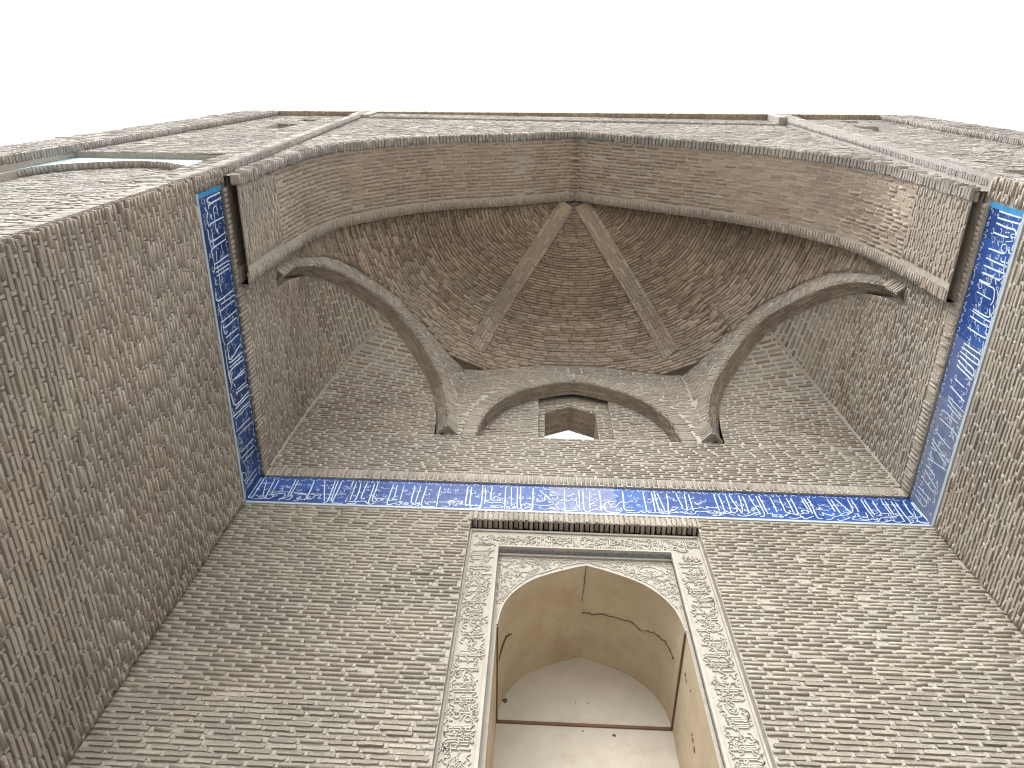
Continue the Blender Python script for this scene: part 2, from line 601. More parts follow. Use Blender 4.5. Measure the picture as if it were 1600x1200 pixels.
# ------------------------------------------------------------------ side walls
def side_wall(left):
    x0 = XL if left else XR
    s = 1 if left else -1
    n = X3 * s
    y0 = Y0L if left else Y0R
    u = Y3 * s
    name = 'brown brick side wall, shaded, carrying the darker end of the blue frieze' if left else 'lighter brick side wall beside the weathered end of the blue frieze'
    root = thing('brick_wall', name, 'wall', (x0, 3, ZG))
    f = (lambda iv: iv) if left else (lambda iv: [(-b, -a) for a, b in iv])
    mb = MB()
    plate(mb, (x0, 0, 0), u, Z3, ZG, BAND1, lambda z: f([(y0, YB)]), 9)
    up = x0 + .03 * s
    plate(mb, (up, 0, 0), u, Z3, BAND1, Z_SPR, lambda z: f([(1.33, YB)]), 1)
    plate(mb, (up, 0, 0), u, Z3, Z_SPR, Z_SPR + 1.7, lambda z: f([(1.2, Y_R - .2)]), 1)
    plate(mb, (x0, 0, 0), u, Z3, BAND1, Z_SPR + .1, lambda z: f([(y0, 1.33)]), 1)
    ub = MB()
    plate(ub, (up, 0, 0), u, Z3, Z_SPR, Z_LEDGE, lambda z: f([(Y_R - .2, YB)]), 1)
    ub.build('upper_bed', MO_UP, root)
    plate(mb, (up, 0, 0), u, Z3, Z_LEDGE, 10.4, lambda z: f([(Y_R - .2, 2.72)]), 1)
    mb.face((x0, 1.33, BAND1), (up, 1.33, BAND1), (up, YB, BAND1), (x0, YB, BAND1))
    mb.face((x0, 1.33, BAND1), (up, 1.33, BAND1), (up, 1.33, Z_SPR), (x0, 1.33, Z_SPR))
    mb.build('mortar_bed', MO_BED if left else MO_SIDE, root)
    B = Bricks()
    plugs = []
    pr = .024 if left else .020
    lay_plane(B, (x0, 0, 0), u, Z3, n, 1.2, 7.40, lambda z: f([(y0, YB - .012)]), protr=pr, plugs=plugs)
    lay_plane(B, (x0, 0, 0), u, Z3, n, 7.40, Z_SPR, lambda z: f([(y0, 1.285)]), protr=pr, plugs=plugs)
    walk(B, [(up, 1.34, 8.09), (up, Y_R, 8.09)], lambda P: n, L=.046, joint=.012, H=.105, protr=.010)
    walk(B, [(up, Y_R + .03, 8.13), (up, YB - .04, 8.13)], lambda P: n, L=.046, joint=.012, H=.185, protr=.010)
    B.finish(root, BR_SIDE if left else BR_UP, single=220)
    plug_mesh(plugs, root, MO_SIDE if left else MO_UP, w=.032, h=.052 if left else .05, proud=.018 if left else .013)
    B = Bricks()
    plugs = []
    lay_plane(B, (up, 0, 0), u, Z3, n, 8.225, Z_LEDGE, lambda z: f([(Y_R + .02, YB - .04)]), protr=.013, plugs=plugs)
    lay_plane(B, (up, 0, 0), u, Z3, n, Z_LEDGE, 10.4, lambda z: f([(Y_R + .02, 2.7)]), protr=pr - .002)
    B.finish(root, BR_UP, single=80)
    plug_mesh(plugs, root, MO_UP, proud=.008)
    return root
side_wall(True)
side_wall(False)

# ------------------------------------------------------------------ great front arch
PROF_L = [(0, 14.22), (.58, 13.93), (1.1, 13.58), (2.03, 13.15), (2.6, 12.8), (3.11, 12.28), (3.5, 11.75), (3.77, 11.3), (3.95, 10.5), (4.0, 9.7), (4.02, 8.9), (4.02, Z_SPR)]
PROF_R = [(0, 14.22), (.58, 13.78), (1.0, 13.5), (2.0, 12.85), (2.55, 12.42), (3.11, 11.85), (3.49, 11.3), (3.78, 10.75), (3.92, 10.15), (3.97, 9.5), (3.985, 8.9), (3.985, Z_SPR)]
def resample(pl, d):
    p = np.array(pl, float)
    c = np.concatenate([[0], np.cumsum(np.linalg.norm(np.diff(p, axis=0), axis=1))])
    k = max(2, int(round(c[-1] / d)))
    x = np.linspace(0, c[-1], k + 1)
    return np.stack([np.interp(x, c, p[:, j]) for j in range(p.shape[1])], 1)
PL_S = resample(np.array(smooth(PROF_L[:-2], 6) + [np.array(PROF_L[-2]), np.array(PROF_L[-1])]), .12)
PR_S = resample(np.array(smooth(PROF_R[:-2], 6) + [np.array(PROF_R[-2]), np.array(PROF_R[-1])]), .12)
ARCH = np.array([(XC - a, z) for a, z in PL_S[::-1]] + [(XC + a, z) for a, z in PR_S[1:]])   # left springing -> apex -> right springing
arch = thing('portal_arch', 'great pointed brick arch spanning the whole portal front, in front of the half dome', 'arch', (XC, 1.8, Z_SPR))
def arch_n(P):
    c = np.array([XC + .35 * (P[0] - XC), P[1], min(P[2], 9.6)])
    d = c - P
    d[1] = 0
    return unit(d)
def off_arch(d):
    """arch curve moved inwards by d"""
    out = []
    for x, z in ARCH:
        n = arch_n(np.array([x, 0, z]))
        out.append((x + n[0] * d, z + n[2] * d))
    return np.array(out)
mb = MB()
mb.grid([[(x, y, z) for x, z in ARCH] for y in (Y_C, 1.6, 2.0, Y_R)])
A_IN, A_OUT = off_arch(0), off_arch(-.28)
mb.grid([[(x, Y_R, z) for x, z in A_IN], [(x, Y_R, z) for x, z in A_OUT]])
for sx, xw in ((-1, XL), (1, XR)):                 # corbelled underside of the springers
    xe = ARCH[0][0] if sx < 0 else ARCH[-1][0]
    dx = .012 * sx
    mb.face((xe + dx, Y_C + .02, Z_SPR), (xe + dx, Y_R, Z_SPR), (xe + dx, Y_R, Z_SPR + 1.6), (xe + dx, Y_C + .02, Z_SPR + 1.6))
    mb.face((xw, Y_R, Z_SPR), (xe, Y_R, Z_SPR), (xe, Y_R, Z_SPR + 1.8), (xw, Y_R, Z_SPR + 1.8))
    mb.face((xw, Y_C + .02, Z_SPR), (xe, Y_C + .02, Z_SPR), (xe, Y_C + .02, Z_SPR + 1.0), (xw, Y_C + .02, Z_SPR + 1.0))
mb.build('mortar_bed', MO_ARCH, arch)
B = Bricks()
Z_PANEL = 9.35
row = 0
y = Y_C + .17
curved = [p for p in ARCH if p[1] > Z_PANEL]
while y < Y_R - .16:
    walk(B, [(x, y, z) for x, z in curved], arch_n, L=.225, joint=.013, H=.045, protr=.004, sh=(row % 2) * .5 + R.uniform(-.1, .1))
    y += .0585
    row += 1
B.finish(arch, BR_ARCH)
B = Bricks()
for sx in (-1, 1):                                  # upright springer panels with level courses
    xe = ARCH[0][0] if sx < 0 else ARCH[-1][0]
    k = 0
    z = Z_SPR + .03
    while z < Z_PANEL:
        xx = np.interp(z, [p[1] for p in (ARCH[:20] if sx < 0 else ARCH[::-1][:20])], [p[0] for p in (ARCH[:20] if sx < 0 else ARCH[::-1][:20])])
        walk(B, [(xx, Y_C + .14, z), (xx, Y_R - .22, z)], lambda P: -X3 * sx, protr=.014, depth=.02, sh=(k % 2) * .5 + R.uniform(-.1, .1))
        z += .0545
        k += 1
walk(B, [(x, Y_R - .072, z) for x, z in ARCH], arch_n, L=.05, joint=.008, H=.135, protr=.010, rot=.03, depth=.03)
B.finish(arch, BR_SIDE, single=120, name='springer_brick', mass='springer_brick_field')
B = Bricks()
walk(B, [(x, Y_C + .055, z) for x, z in ARCH], arch_n, L=.052, joint=.014, H=.13, protr=.032, depth=.10, rot=.015)
B.finish(arch, BR_PALE, single=150, name='rim_brick', mass='rim_brick_field')

# ------------------------------------------------------------------ half dome
SQ_T = np.array(smooth([(0, 1.0), (.2, .955), (.36, .885), (.5, .83), (.62, .755), (.75, .66), (.85, .52), (.93, .33), (.975, .17), (1, 0)], 4))
AX, AY = 4.36, 2.98
CX, CY = XC, Y_R
Z_UNDER = 11.93
Z_POCK = 11.70
ZA_L, ZA_R = 11.52, 11.45
LIFT = .44
# octagon sides: left diagonal, back, right diagonal (plan)
OCT = [np.array(q) for q in ((XL + .03, 2.64), (-1.25, 4.97), (2.56, 4.97), (XR - .03, 2.68))]
PA = np.concatenate([PL_S[:, 0] / 4.0, [1.06]])
PZ = np.concatenate([.8 * PL_S[:, 1] + .2 * np.interp(PL_S[:, 0], PR_S[:, 0], PR_S[:, 1]), [Z_SPR - .6]]) + .10
_o = np.argsort(PA, kind='stable')
PA, PZ = PA[_o] + np.arange(len(PA)) * 1e-6, np.minimum.accumulate(PZ[_o]) - np.arange(len(PZ)) * 1e-6
def prof(r):
    return float(np.interp(r, PA, PZ))
def prof_inv(z):
    return float(np.interp(-z, -PZ, PA))
def _halfplanes():
    hp = []                                            # (point, inward normal, kind)
    for k, (a, b) in enumerate(zip(OCT[:-1], OCT[1:])):
        t = unit(b - a)
        hp.append((a, np.array([t[1], -t[0]]), k))
    for i, c in enumerate(OCT[1:3]):                   # the small corner cuts
        d0, d1 = unit(OCT[i] - c), unit(OCT[i + 2] - c)
        p, q = c + d0 * .42, c + d1 * .42
        t = unit(q - p)
        hp.append((p, np.array([t[1], -t[0]]), 3))
    hp.append((OCT[0], np.array([1., 0]), 4))
    hp.append((OCT[3], np.array([-1., 0]), 4))
    return hp
HP = _halfplanes()
_bc = {}
def _bound_raw(th):
    """(rho at the edge of the vault in direction th, height of that edge)"""
    key = round(th, 5)
    if key in _bc:
        return _bc[key]
    d = np.array([AX * math.cos(th), AY * math.sin(th)])
    c = np.array([CX, CY])
    best, kind = 9, 4
    for p, n, k in HP:
        q = d @ n
        if q < -1e-9:
            r = ((p - c) @ n) / q
            if 0 < r < best:
                best, kind = r, k
    P = c + d * best
    e = min(np.linalg.norm(P - OCT[1]), np.linalg.norm(P - OCT[2]))
    z = min(Z_UNDER + .05, Z_POCK + max(0, e - .42) * .30)
    if kind in (0, 2):
        a, b, za = (OCT[0], OCT[1], ZA_L) if kind == 0 else (OCT[3], OCT[2], ZA_R)
        t = 2 * np.linalg.norm(P - a) / np.linalg.norm(b - a) - 1
        if t < .3:
            z = min(z, Z_LEDGE + (za - Z_LEDGE) * float(np.interp(abs(t), SQ_T[:, 0], SQ_T[:, 1])) + LIFT)
    elif kind == 4:
        z = 9.9
    _bc[key] = (best, z)
    return _bc[key]
_bt = np.linspace(0, math.pi, 1201)
_br = np.array([_bound_raw(t) for t in _bt])
_k = np.hanning(41)
_k /= _k.sum()
_bz = np.convolve(np.pad(_br[:, 1], 40, mode='edge'), _k, mode='same')[40:-40]
_bz = np.minimum(_bz, _br[:, 1] + .12)
def bound(th):
    return float(np.interp(th, _bt, _br[:, 0])), float(np.interp(th, _bt, _bz))
def warp(rho, th):
    rb, zb = bound(th)
    k = prof_inv(zb) / rb
    u = min(1.0, rho / rb)
    w = u ** 4 * (5 - 4 * u)
    return rho * (1 + (k - 1) * w)
def dome_pt(rp, th):
    """point of the ring rp (profile position) in direction th"""
    rb, zb = bound(th)
    lo, hi = 0., rb
    for _ in range(22):
        m_ = (lo + hi) / 2
        if warp(m_, th) < rp:
            lo = m_
        else:
            hi = m_
    return np.array([CX + AX * lo * math.cos(th), CY + AY * lo * math.sin(th), prof(rp)])
def zz(x, y):
    r = math.hypot((x - CX) / AX, (y - CY) / AY)
    th = min(max(math.atan2((y - CY) / AY, (x - CX) / AX), 0), math.pi)
    return prof(warp(r, th))
def dome_n(P):
    e = .03
    gx = (zz(P[0] + e, P[1]) - zz(P[0] - e, P[1])) / (2 * e)
    gy = (zz(P[0], P[1] + e) - zz(P[0], max(P[1] - e, CY))) / (P[1] + e - max(P[1] - e, CY))
    return unit((gx, gy, -1))
dome = thing('half_dome', 'dark brown brick half dome with ringed courses behind the great arch', 'dome', (CX, CY, 11))
NT = 240
TH = [math.pi * i / NT for i in range(NT + 1)]
mb = MB()
fr = [.002] + [i / 36 for i in range(1, 37)]
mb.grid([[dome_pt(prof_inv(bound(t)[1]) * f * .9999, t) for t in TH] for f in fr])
for i, c in enumerate(OCT[1:3]):                       # pockets over the two inner corners, their shade painted by the dark colour
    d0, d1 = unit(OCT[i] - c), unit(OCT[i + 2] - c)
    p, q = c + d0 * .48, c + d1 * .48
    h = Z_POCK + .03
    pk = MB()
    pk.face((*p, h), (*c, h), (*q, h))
    pk.build('corner_pocket', MO_SHADE, dome)
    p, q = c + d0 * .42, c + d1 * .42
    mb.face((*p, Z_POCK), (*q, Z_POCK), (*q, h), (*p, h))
mb.build('mortar_bed', MO_SHADE, dome)  # joint shadow between the rings painted by this dark bed
mer = resample([(a, z) for a, z in zip(PA, PZ) if z > 9.3], .02)
cum = np.concatenate([[0], np.cumsum(np.hypot(np.diff(mer[:, 0]) * 4.0, np.diff(mer[:, 1])))])
RHO = []
d = .10
while d < cum[-1]:
    RHO.append(float(np.interp(d, cum, mer[:, 0])))
    d += .064
RIB_DIR = [unit(np.array([-1.22, 4.9]) - np.array([CX - .1, CY])), unit(np.array([2.53, 4.9]) - np.array([CX + .1, CY]))]
RIB_C = [np.array([CX - .1, CY]), np.array([CX + .1, CY])]
RIB_W = .155
RIB_END = {}
for _c, _d in zip(RIB_C, RIB_DIR):
    _s = .1
    while min((_c + _d * _s - p) @ n for p, n, k in HP) > .20:
        _s += .02
    RIB_END[tuple(_c)] = _s + .01
def rib_off(x, y):
    best = 9
    for c, dr in zip(RIB_C, RIB_DIR):
        q = np.array([x, y]) - c
        if 0 < q @ dr < RIB_END[tuple(c)]:
            best = min(best, abs(q[0] * dr[1] - q[1] * dr[0]))
    return best
B, B_LOW = Bricks(), Bricks()
RMAX = [prof_inv(bound(t)[1]) for t in TH]
for k, rho in enumerate(RHO):
    rn = RHO[min(k + 1, len(RHO) - 1)]
    rp = RHO[max(k - 1, 0)]
    def hf(P, rn=rn, rp=rp):
        t = min(max(math.atan2((P[1] - CY) / AY, (P[0] - CX) / AX), 0), math.pi)
        return .87 * max(.042, np.linalg.norm(dome_pt(rn, t) - dome_pt(rp, t)) / 2)
    segs, cur_ = [], []
    for t, rm in zip(TH, RMAX):
        if rho < rm - .002:
            cur_.append(dome_pt(rho, t))
        else:
            if len(cur_) > 1:
                segs.append(cur_)
            cur_ = []
    if len(cur_) > 1:
        segs.append(cur_)
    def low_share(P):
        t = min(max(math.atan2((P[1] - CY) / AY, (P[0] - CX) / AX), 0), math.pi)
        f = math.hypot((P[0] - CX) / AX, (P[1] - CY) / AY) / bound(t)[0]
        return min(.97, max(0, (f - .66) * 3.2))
    rowp = .020 + R.uniform(-.008, .010)
    for pts in segs:
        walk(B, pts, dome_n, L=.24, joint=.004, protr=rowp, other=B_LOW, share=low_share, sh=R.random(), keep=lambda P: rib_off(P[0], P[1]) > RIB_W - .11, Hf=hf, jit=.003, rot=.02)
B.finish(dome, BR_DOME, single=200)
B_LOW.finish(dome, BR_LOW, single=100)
for c, dr in zip(RIB_C, RIB_DIR):
    side = np.array([dr[1], -dr[0]])
    B = Bricks()
    mb = MB()
    def rib_pt(s, o, lift):
        q = c + dr * s + side * o
        P = np.array([q[0], q[1], zz(q[0], q[1])])
        return P - Z3 * lift
    smax = RIB_END[tuple(c)]
    ss = np.linspace(.06, smax, 40)
    mb.grid([[rib_pt(s, o, l) for s in ss] for o, l in ((-RIB_W, -.02), (-RIB_W, .06), (RIB_W, .06), (RIB_W, -.02))])
    rib = mb.build('rib', MO_VAULT, dome)
    for k, o in enumerate((-.124, -.062, 0, .062, .124)):
        walk(B, [rib_pt(s, o, .06) for s in ss], dome_n, L=.22, joint=.012, H=.058, protr=.014, sh=R.random(), jit=.002, rot=.01)
    B.finish(rib, BR_VAULT, single=80)

# ------------------------------------------------------------------ squinch arches
def arch_curve(n_side=28, tab=SQ_T):
    """(t in -1..1, height 0..1) left foot -> apex -> right foot"""
    r = resample(tab, (np.linalg.norm(np.diff(tab, axis=0), axis=1).sum()) / n_side)
    return [(-a, b) for a, b in r[::-1]] + [(a, b) for a, b in r[1:]]
def t_at(h, tab=SQ_T):
    return float(np.interp(-h, -tab[:, 1], tab[:, 0]))

def niche_arch(root, A, Bp, za, tab, nrm, depth, top_fn, soff_mat, face_mat, mort, tmax=1.0):
    """an arch rib between plan points A and Bp (springing at Z_LEDGE), visible face looking along nrm"""
    A, Bp, nrm = np.array(A), np.array(Bp), np.array(nrm)
    mid, half = (A + Bp) / 2, np.linalg.norm(Bp - A) / 2
    e = unit(Bp - A)
    H = za - Z_LEDGE
    def P(t, h, back=0., grow=0.):
        q = mid + e * half * t - nrm * back
        return np.array([q[0], q[1], Z_LEDGE + H * h])
    cur = arch_curve(28, tab)
    e3, n3 = np.array([e[0], e[1], 0]), np.array([nrm[0], nrm[1], 0])
    mb = MB()
    mb.grid([[P(t, h, bk) for t, h in cur] for bk in (0, depth / 2, depth)])
    mb.build('soffit_bed', MO_SIDE, root)
    mb = MB()
    # face sheet from the intrados up to top_fn
    lo = [P(t, h) for t, h in cur]
    hi = []
    for p, (t, h) in zip(lo, cur):
        z = max(top_fn(p[0] + n3[0] * .02, p[1] + n3[1] * .02, t), p[2] + .02)
        hi.append(np.array([p[0], p[1], z]))
    mb.grid([lo, hi])
    mb.build('mortar_bed', mort, root)
    c = np.array([mid[0], mid[1], Z_LEDGE + .35 * H])
    def inw(Q):
        q = (Q - c) @ e3
        d = c + e3 * q * .3 - Q
        d = d - n3 * (d @ n3)
        return unit(d)
    B = Bricks()
    k = 0
    bk = .03
    while bk < depth:
        walk(B, [P(t, h, bk) for t, h in cur], inw, L=.225, joint=.02, H=.046, protr=.010, sh=(k % 2) * .5 + R.uniform(-.1, .1))
        bk += .058
        k += 1
    B.finish(root, soff_mat, single=110, name='soffit_brick', mass='soffit_brick_field')
    # voussoirs on the face
    B = Bricks()
    mids = []
    for q in lo:
        mids.append(q - inw(q) * .12)
    walk(B, mids, lambda Q: n3, L=.049, joint=.006, H=.225, protr=.012, jit=.002)
    # level courses of the spandrel
    def out_ok(Q):
        t = ((Q[:2] - mid) @ e) / half
        if abs(t) > tmax + .01:
            return False
        top = top_fn(Q[0] + n3[0] * .02, Q[1] + n3[1] * .02, t)
        if Q[2] > top + .02:
            return False
        dmin = min(np.linalg.norm(Q - q) for q in lo)
        h = float(np.interp(abs(t), tab[:, 0], tab[:, 1]))
        return dmin > .25 and Q[2] > Z_LEDGE + H * h
    z = Z_LEDGE + .03
    k = 0
    while z < za + 1.0:
        a, b = P(-tmax, 0), P(tmax, 0)
        a[2] = b[2] = z
        walk(B, [a, b], lambda Q: n3, protr=.010, sh=(k % 2) * .5 + R.uniform(-.15, .15), keep=out_ok, L=.2)
        z += .052
        k += 1
    B.finish(root, face_mat, single=150)
    return P, cur, inw

def squinch(left):
    A, Bp = (OCT[0], OCT[1]) if left else (OCT[3], OCT[2])
    corner = np.array([XL + .03 if left else XR - .03, YB - .03])
    za = ZA_L if left else ZA_R
    nrm = unit(np.array([A[1] - Bp[1], Bp[0] - A[0]]))
    if nrm @ (np.array([XC, 2.5]) - A) < 0:
        nrm = -nrm
    lab = 'diagonal squinch arch over the corner beside the shaded brown side wall' if left else 'diagonal squinch arch over the corner beside the lighter side wall'
    root = thing('squinch_arch', lab, 'arch', (float(corner[0]), float(corner[1]), Z_LEDGE), 'squinch arches under the half dome')
    def top(x, y, t):
        if t >= 0:
            return Z_UNDER + .24
        return min(Z_UNDER + .05, Z_LEDGE + (za - Z_LEDGE) * float(np.interp(-t, SQ_T[:, 0], SQ_T[:, 1])) + LIFT) + .04
    DEP = .26
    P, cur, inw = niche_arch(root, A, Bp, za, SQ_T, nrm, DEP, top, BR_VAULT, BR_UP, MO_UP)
    # the hollow behind the arch: level courses leaning in to meet it
    H = za - Z_LEDGE
    ap = P(0, 1, DEP)
    def ridge(h):
        s = h ** 2.7
        q = corner * (1 - s) + ap[:2] * s
        return np.array([q[0], q[1], Z_LEDGE + H * h])
    def leg(h, sgn):
        p = P(sgn * t_at(h), h, DEP)
        p[0] = max(p[0], XL + .03)
        p[0] = min(p[0], XR - .03)
        p[1] = min(p[1], YB - .03)
        return p
    for sgn in (-1, 1):
        mb = MB()
        hs = [i / 40 for i in range(41)]
        mb.grid([[leg(h, sgn) + (ridge(h) - leg(h, sgn)) * k / 6 for k in range(7)] for h in hs])
        mb.build('mortar_bed', MO_UP, root)
        B, B2 = Bricks(), Bricks()
        rows = int(H / .056)
        for r in range(rows):
            h = (r + .5) / rows
            a, b = leg(h, sgn), ridge(h)
            dv = (leg(min(h + .02, 1), sgn) + ridge(min(h + .02, 1))) - (a + b)
            nn = np.cross(b - a, dv)
            ctr = np.array([XC, 2.6, 9.6])
            if nn @ (ctr - a) < 0:
                nn = -nn
            nn = unit(nn)
            walk(B, [a, b], lambda Q, nn=nn: nn, other=B2, share=.5, protr=.013, sh=(r % 2) * .5 + R.uniform(-.12, .12), joint=.032, jit=.003)
        B.finish(root, BR_UP, single=60)
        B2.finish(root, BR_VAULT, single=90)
    # mortar fillet up the inner corner
    s = 1 if left else -1
    mb = MB()
    cpts = [np.array([corner[0], corner[1], z]) for z in (8.23, 8.7, Z_LEDGE)] + [ridge(h) for h in np.linspace(.04, .96, 24)]
    w = .045
    mb.grid([[q + np.array([0, -w, 0]) for q in cpts], [q + np.array([s * .022, -.022, -.004]) for q in cpts], [q + np.array([s * w, 0, 0]) for q in cpts]])
    mb.build('corner_fillet', MO_SIDE, root)
    # corbel where the arch leaves the side wall
    s = 1 if left else -1
    mb = MB()
    x0, x1 = A[0] - .02 * s, A[0] + .11 * s
    zb = Z_LEDGE + .05
    tri = [(x0, A[1] - .10), (x1, A[1] + .01), (x0, A[1] + .13)]
    mb.face(*[(x, y, zb) for x, y in tri])
    mb.grid([[(x, y, zb) for x, y in tri], [(x, y, zb + .36) for x, y in tri]])
    mb.build('springer_block', MO_SIDE, root)
    B = Bricks()
    for k in range(6):
        z = Z_LEDGE + .02 + k * .062
        walk(B, [(x0, A[1] - .105, z), (x1, A[1] + .005, z)], lambda Q: unit((.7 * s, -.72, 0)), L=.21, H=.050, protr=.010, depth=.02)
        walk(B, [(x1, A[1] + .015, z), (x0, A[1] + .135, z)], lambda Q: unit((.7 * s, .72, 0)), L=.21, H=.050, protr=.010, depth=.02)
    B.finish(root, BR, single=20)
squinch(True)
squinch(False)

# ------------------------------------------------------------------ arch over the window, with the window
WA_T = np.array(smooth([(0, 1.0), (.2, .955), (.36, .895), (.51, .83), (.66, .73), (.78, .62), (.88, .48), (.945, .34), (.98, .16), (1, 0)], 4))
wall_arch = thing('window_arch', 'shallow blind arch holding a small gabled window at the foot of the half dome', 'arch', (XC, YB, Z_LEDGE))
Y_T = 5.22
WA0, WA1, WAZ = -.84, 2.13, 11.36
def top_b(x, y, t):
    return Z_UNDER + .24
PW, curW, _ = niche_arch(wall_arch, (WA0, 4.97), (WA1, 4.97), WAZ, WA_T, (0, -1), .25, top_b, BR_VAULT, BR_UP, MO_UP, 1.27)
mb = MB()                                             # face left and right of the arch feet
for a, b in ((OCT[1][0], WA0), (WA1, OCT[2][0])):
    mb.face((a, 4.97, Z_LEDGE), (b, 4.97, Z_LEDGE), (b, 4.97, Z_UNDER + .24), (a, 4.97, Z_UNDER + .24))
WR0, WR1 = .07, 1.235          # recess
WO0, WO1, WOZ, WOA = .175, 1.015, 10.80, 11.06   # opening
def half_w(z):
    h = (z - Z_LEDGE) / (WAZ - Z_LEDGE)
    return t_at(min(max(h, 0), 1), WA_T) * (WA1 - WA0) / 2
XW = (WA0 + WA1) / 2
def iv_tymp(z):
    w = half_w(z)
    l = [(XW - w, min(WR0, XW + w)), (max(WR1, XW - w), XW + w)]
    return [q for q in l if q[1] - q[0] > .01] or [(XW, XW)]
def iv_rec(z):
    if z < WOZ:
        return [(WR0, WO0), (WO1, WR1)]
    c = (WO0 + WO1) / 2
    w = (WO1 - WO0) / 2 * max(0, (WOA - z) / (WOA - WOZ))
    return [(WR0, c - w), (c + w, WR1)]
plate(mb, (0, Y_T, 0), X3, Z3, Z_LEDGE - .02, WAZ, iv_tymp, .05)
Y_REC = 5.31
plate(mb, (0, Y_REC, 0), X3, Z3, Z_LEDGE - .02, WAZ + .1, iv_rec, .04)
for x in (WR0, WR1):
    mb.face((x, Y_T, Z_LEDGE), (x, Y_REC, Z_LEDGE), (x, Y_REC, WAZ), (x, Y_T, WAZ))
mb.face((WA0, 4.97, Z_LEDGE), (WA1, 4.97, Z_LEDGE), (WA1, Y_REC, Z_LEDGE), (WA0, Y_REC, Z_LEDGE))
mb.build('tympanum', MO_UP, wall_arch)
B = Bricks()
plugs = []
lay_plane(B, (0, Y_T, 0), X3, Z3, -Y3, Z_LEDGE + .01, WAZ - .05, iv_tymp, protr=.010, plugs=plugs)
lay_plane(B, (0, Y_REC, 0), X3, Z3, -Y3, Z_LEDGE + .01, WAZ, iv_rec, protr=.010)
B.finish(wall_arch, BR_UP)
plug_mesh(plugs, wall_arch, MO_UP)
mb = MB()                                             # window tunnel through the wall
Y_W = 5.76
cw = (WO0 + WO1) / 2
prof = [(WO0, Z_LEDGE), (WO0, WOZ), (cw, WOA), (WO1, WOZ), (WO1, Z_LEDGE)]
mb.grid([[(x, y, z) for x, z in prof] for y in (Y_REC, 5.53, Y_W)])
win = mb.build('window_opening', MO_VAULT, wall_arch)
B = Bricks()
for k in range(8):
    y = Y_REC + .03 + k * .056
    for a, b in (((WO0, WOZ), (cw, WOA)), ((cw, WOA), (WO1, WOZ))):
        nn = unit((a[1] - b[1], 0, b[0] - a[0]))
        nn = -nn if nn[2] > 0 else nn
        walk(B, [(a[0], y, a[1]), (b[0], y, b[1])], lambda Q, nn=nn: nn, L=.2, protr=.008, sh=(k % 2) * .5)
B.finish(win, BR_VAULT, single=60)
B = Bricks()                                          # gabled row over the opening
for a, b in (((WO0 - .02, WOZ + .05), (cw, WOA + .05)), ((cw, WOA + .05), (WO1 + .02, WOZ + .05))):
    walk(B, [(a[0], Y_REC, a[1]), (b[0], Y_REC, b[1])], lambda Q: -Y3, L=.2, H=.045, protr=.02)
B.finish(wall_arch, BR, single=20, name='lintel_brick', mass='lintel_brick_field')

# corbels between the arches
for i, (cx, side) in enumerate(((OCT[1][0], 'shaded brown'), (OCT[2][0], 'lighter'))):
    lab = 'pointed chevron brick corbel under the squinch arch nearest the %s side wall' % side
    root = thing('corbel', lab, 'corbel', (float(cx), YB, Z_LEDGE), 'corbels at the feet of the squinch arches')
    mb = MB()
    w, d, hgt = .135, .135, .62
    y0 = YB - .03
    ring = lambda z, k: [(cx - w * k, y0, z), (cx, y0 - d * k, z), (cx + w * k, y0, z)]
    un = MB()
    un.face(*ring(Z_LEDGE + .06, .985)[::-1])
    un.build('underside', MO_SIDE, root)
    mb.grid([ring(Z_LEDGE + .08, .98), ring(Z_LEDGE + hgt * .6, .8), ring(Z_LEDGE + hgt, .25)])
    mb.build('mortar_bed', MO_SIDE, root)
    B = Bricks()
    for k in range(11):
        z = Z_LEDGE + .025 + k * .055
        f = 1.0 if k < 6 else 1 - (k - 5) * .13
        for sx in (-1, 1):
            walk(B, [(cx + sx * .004, y0 - d * f - .004, z), (cx + sx * w * f, y0, z)], lambda Q, sx=sx: unit((sx, -1, 0)), L=.30, H=.041, protr=.012 + (.012 if k == 0 else 0), jit=.001, depth=.03)
    B.finish(root, BR, single=40)

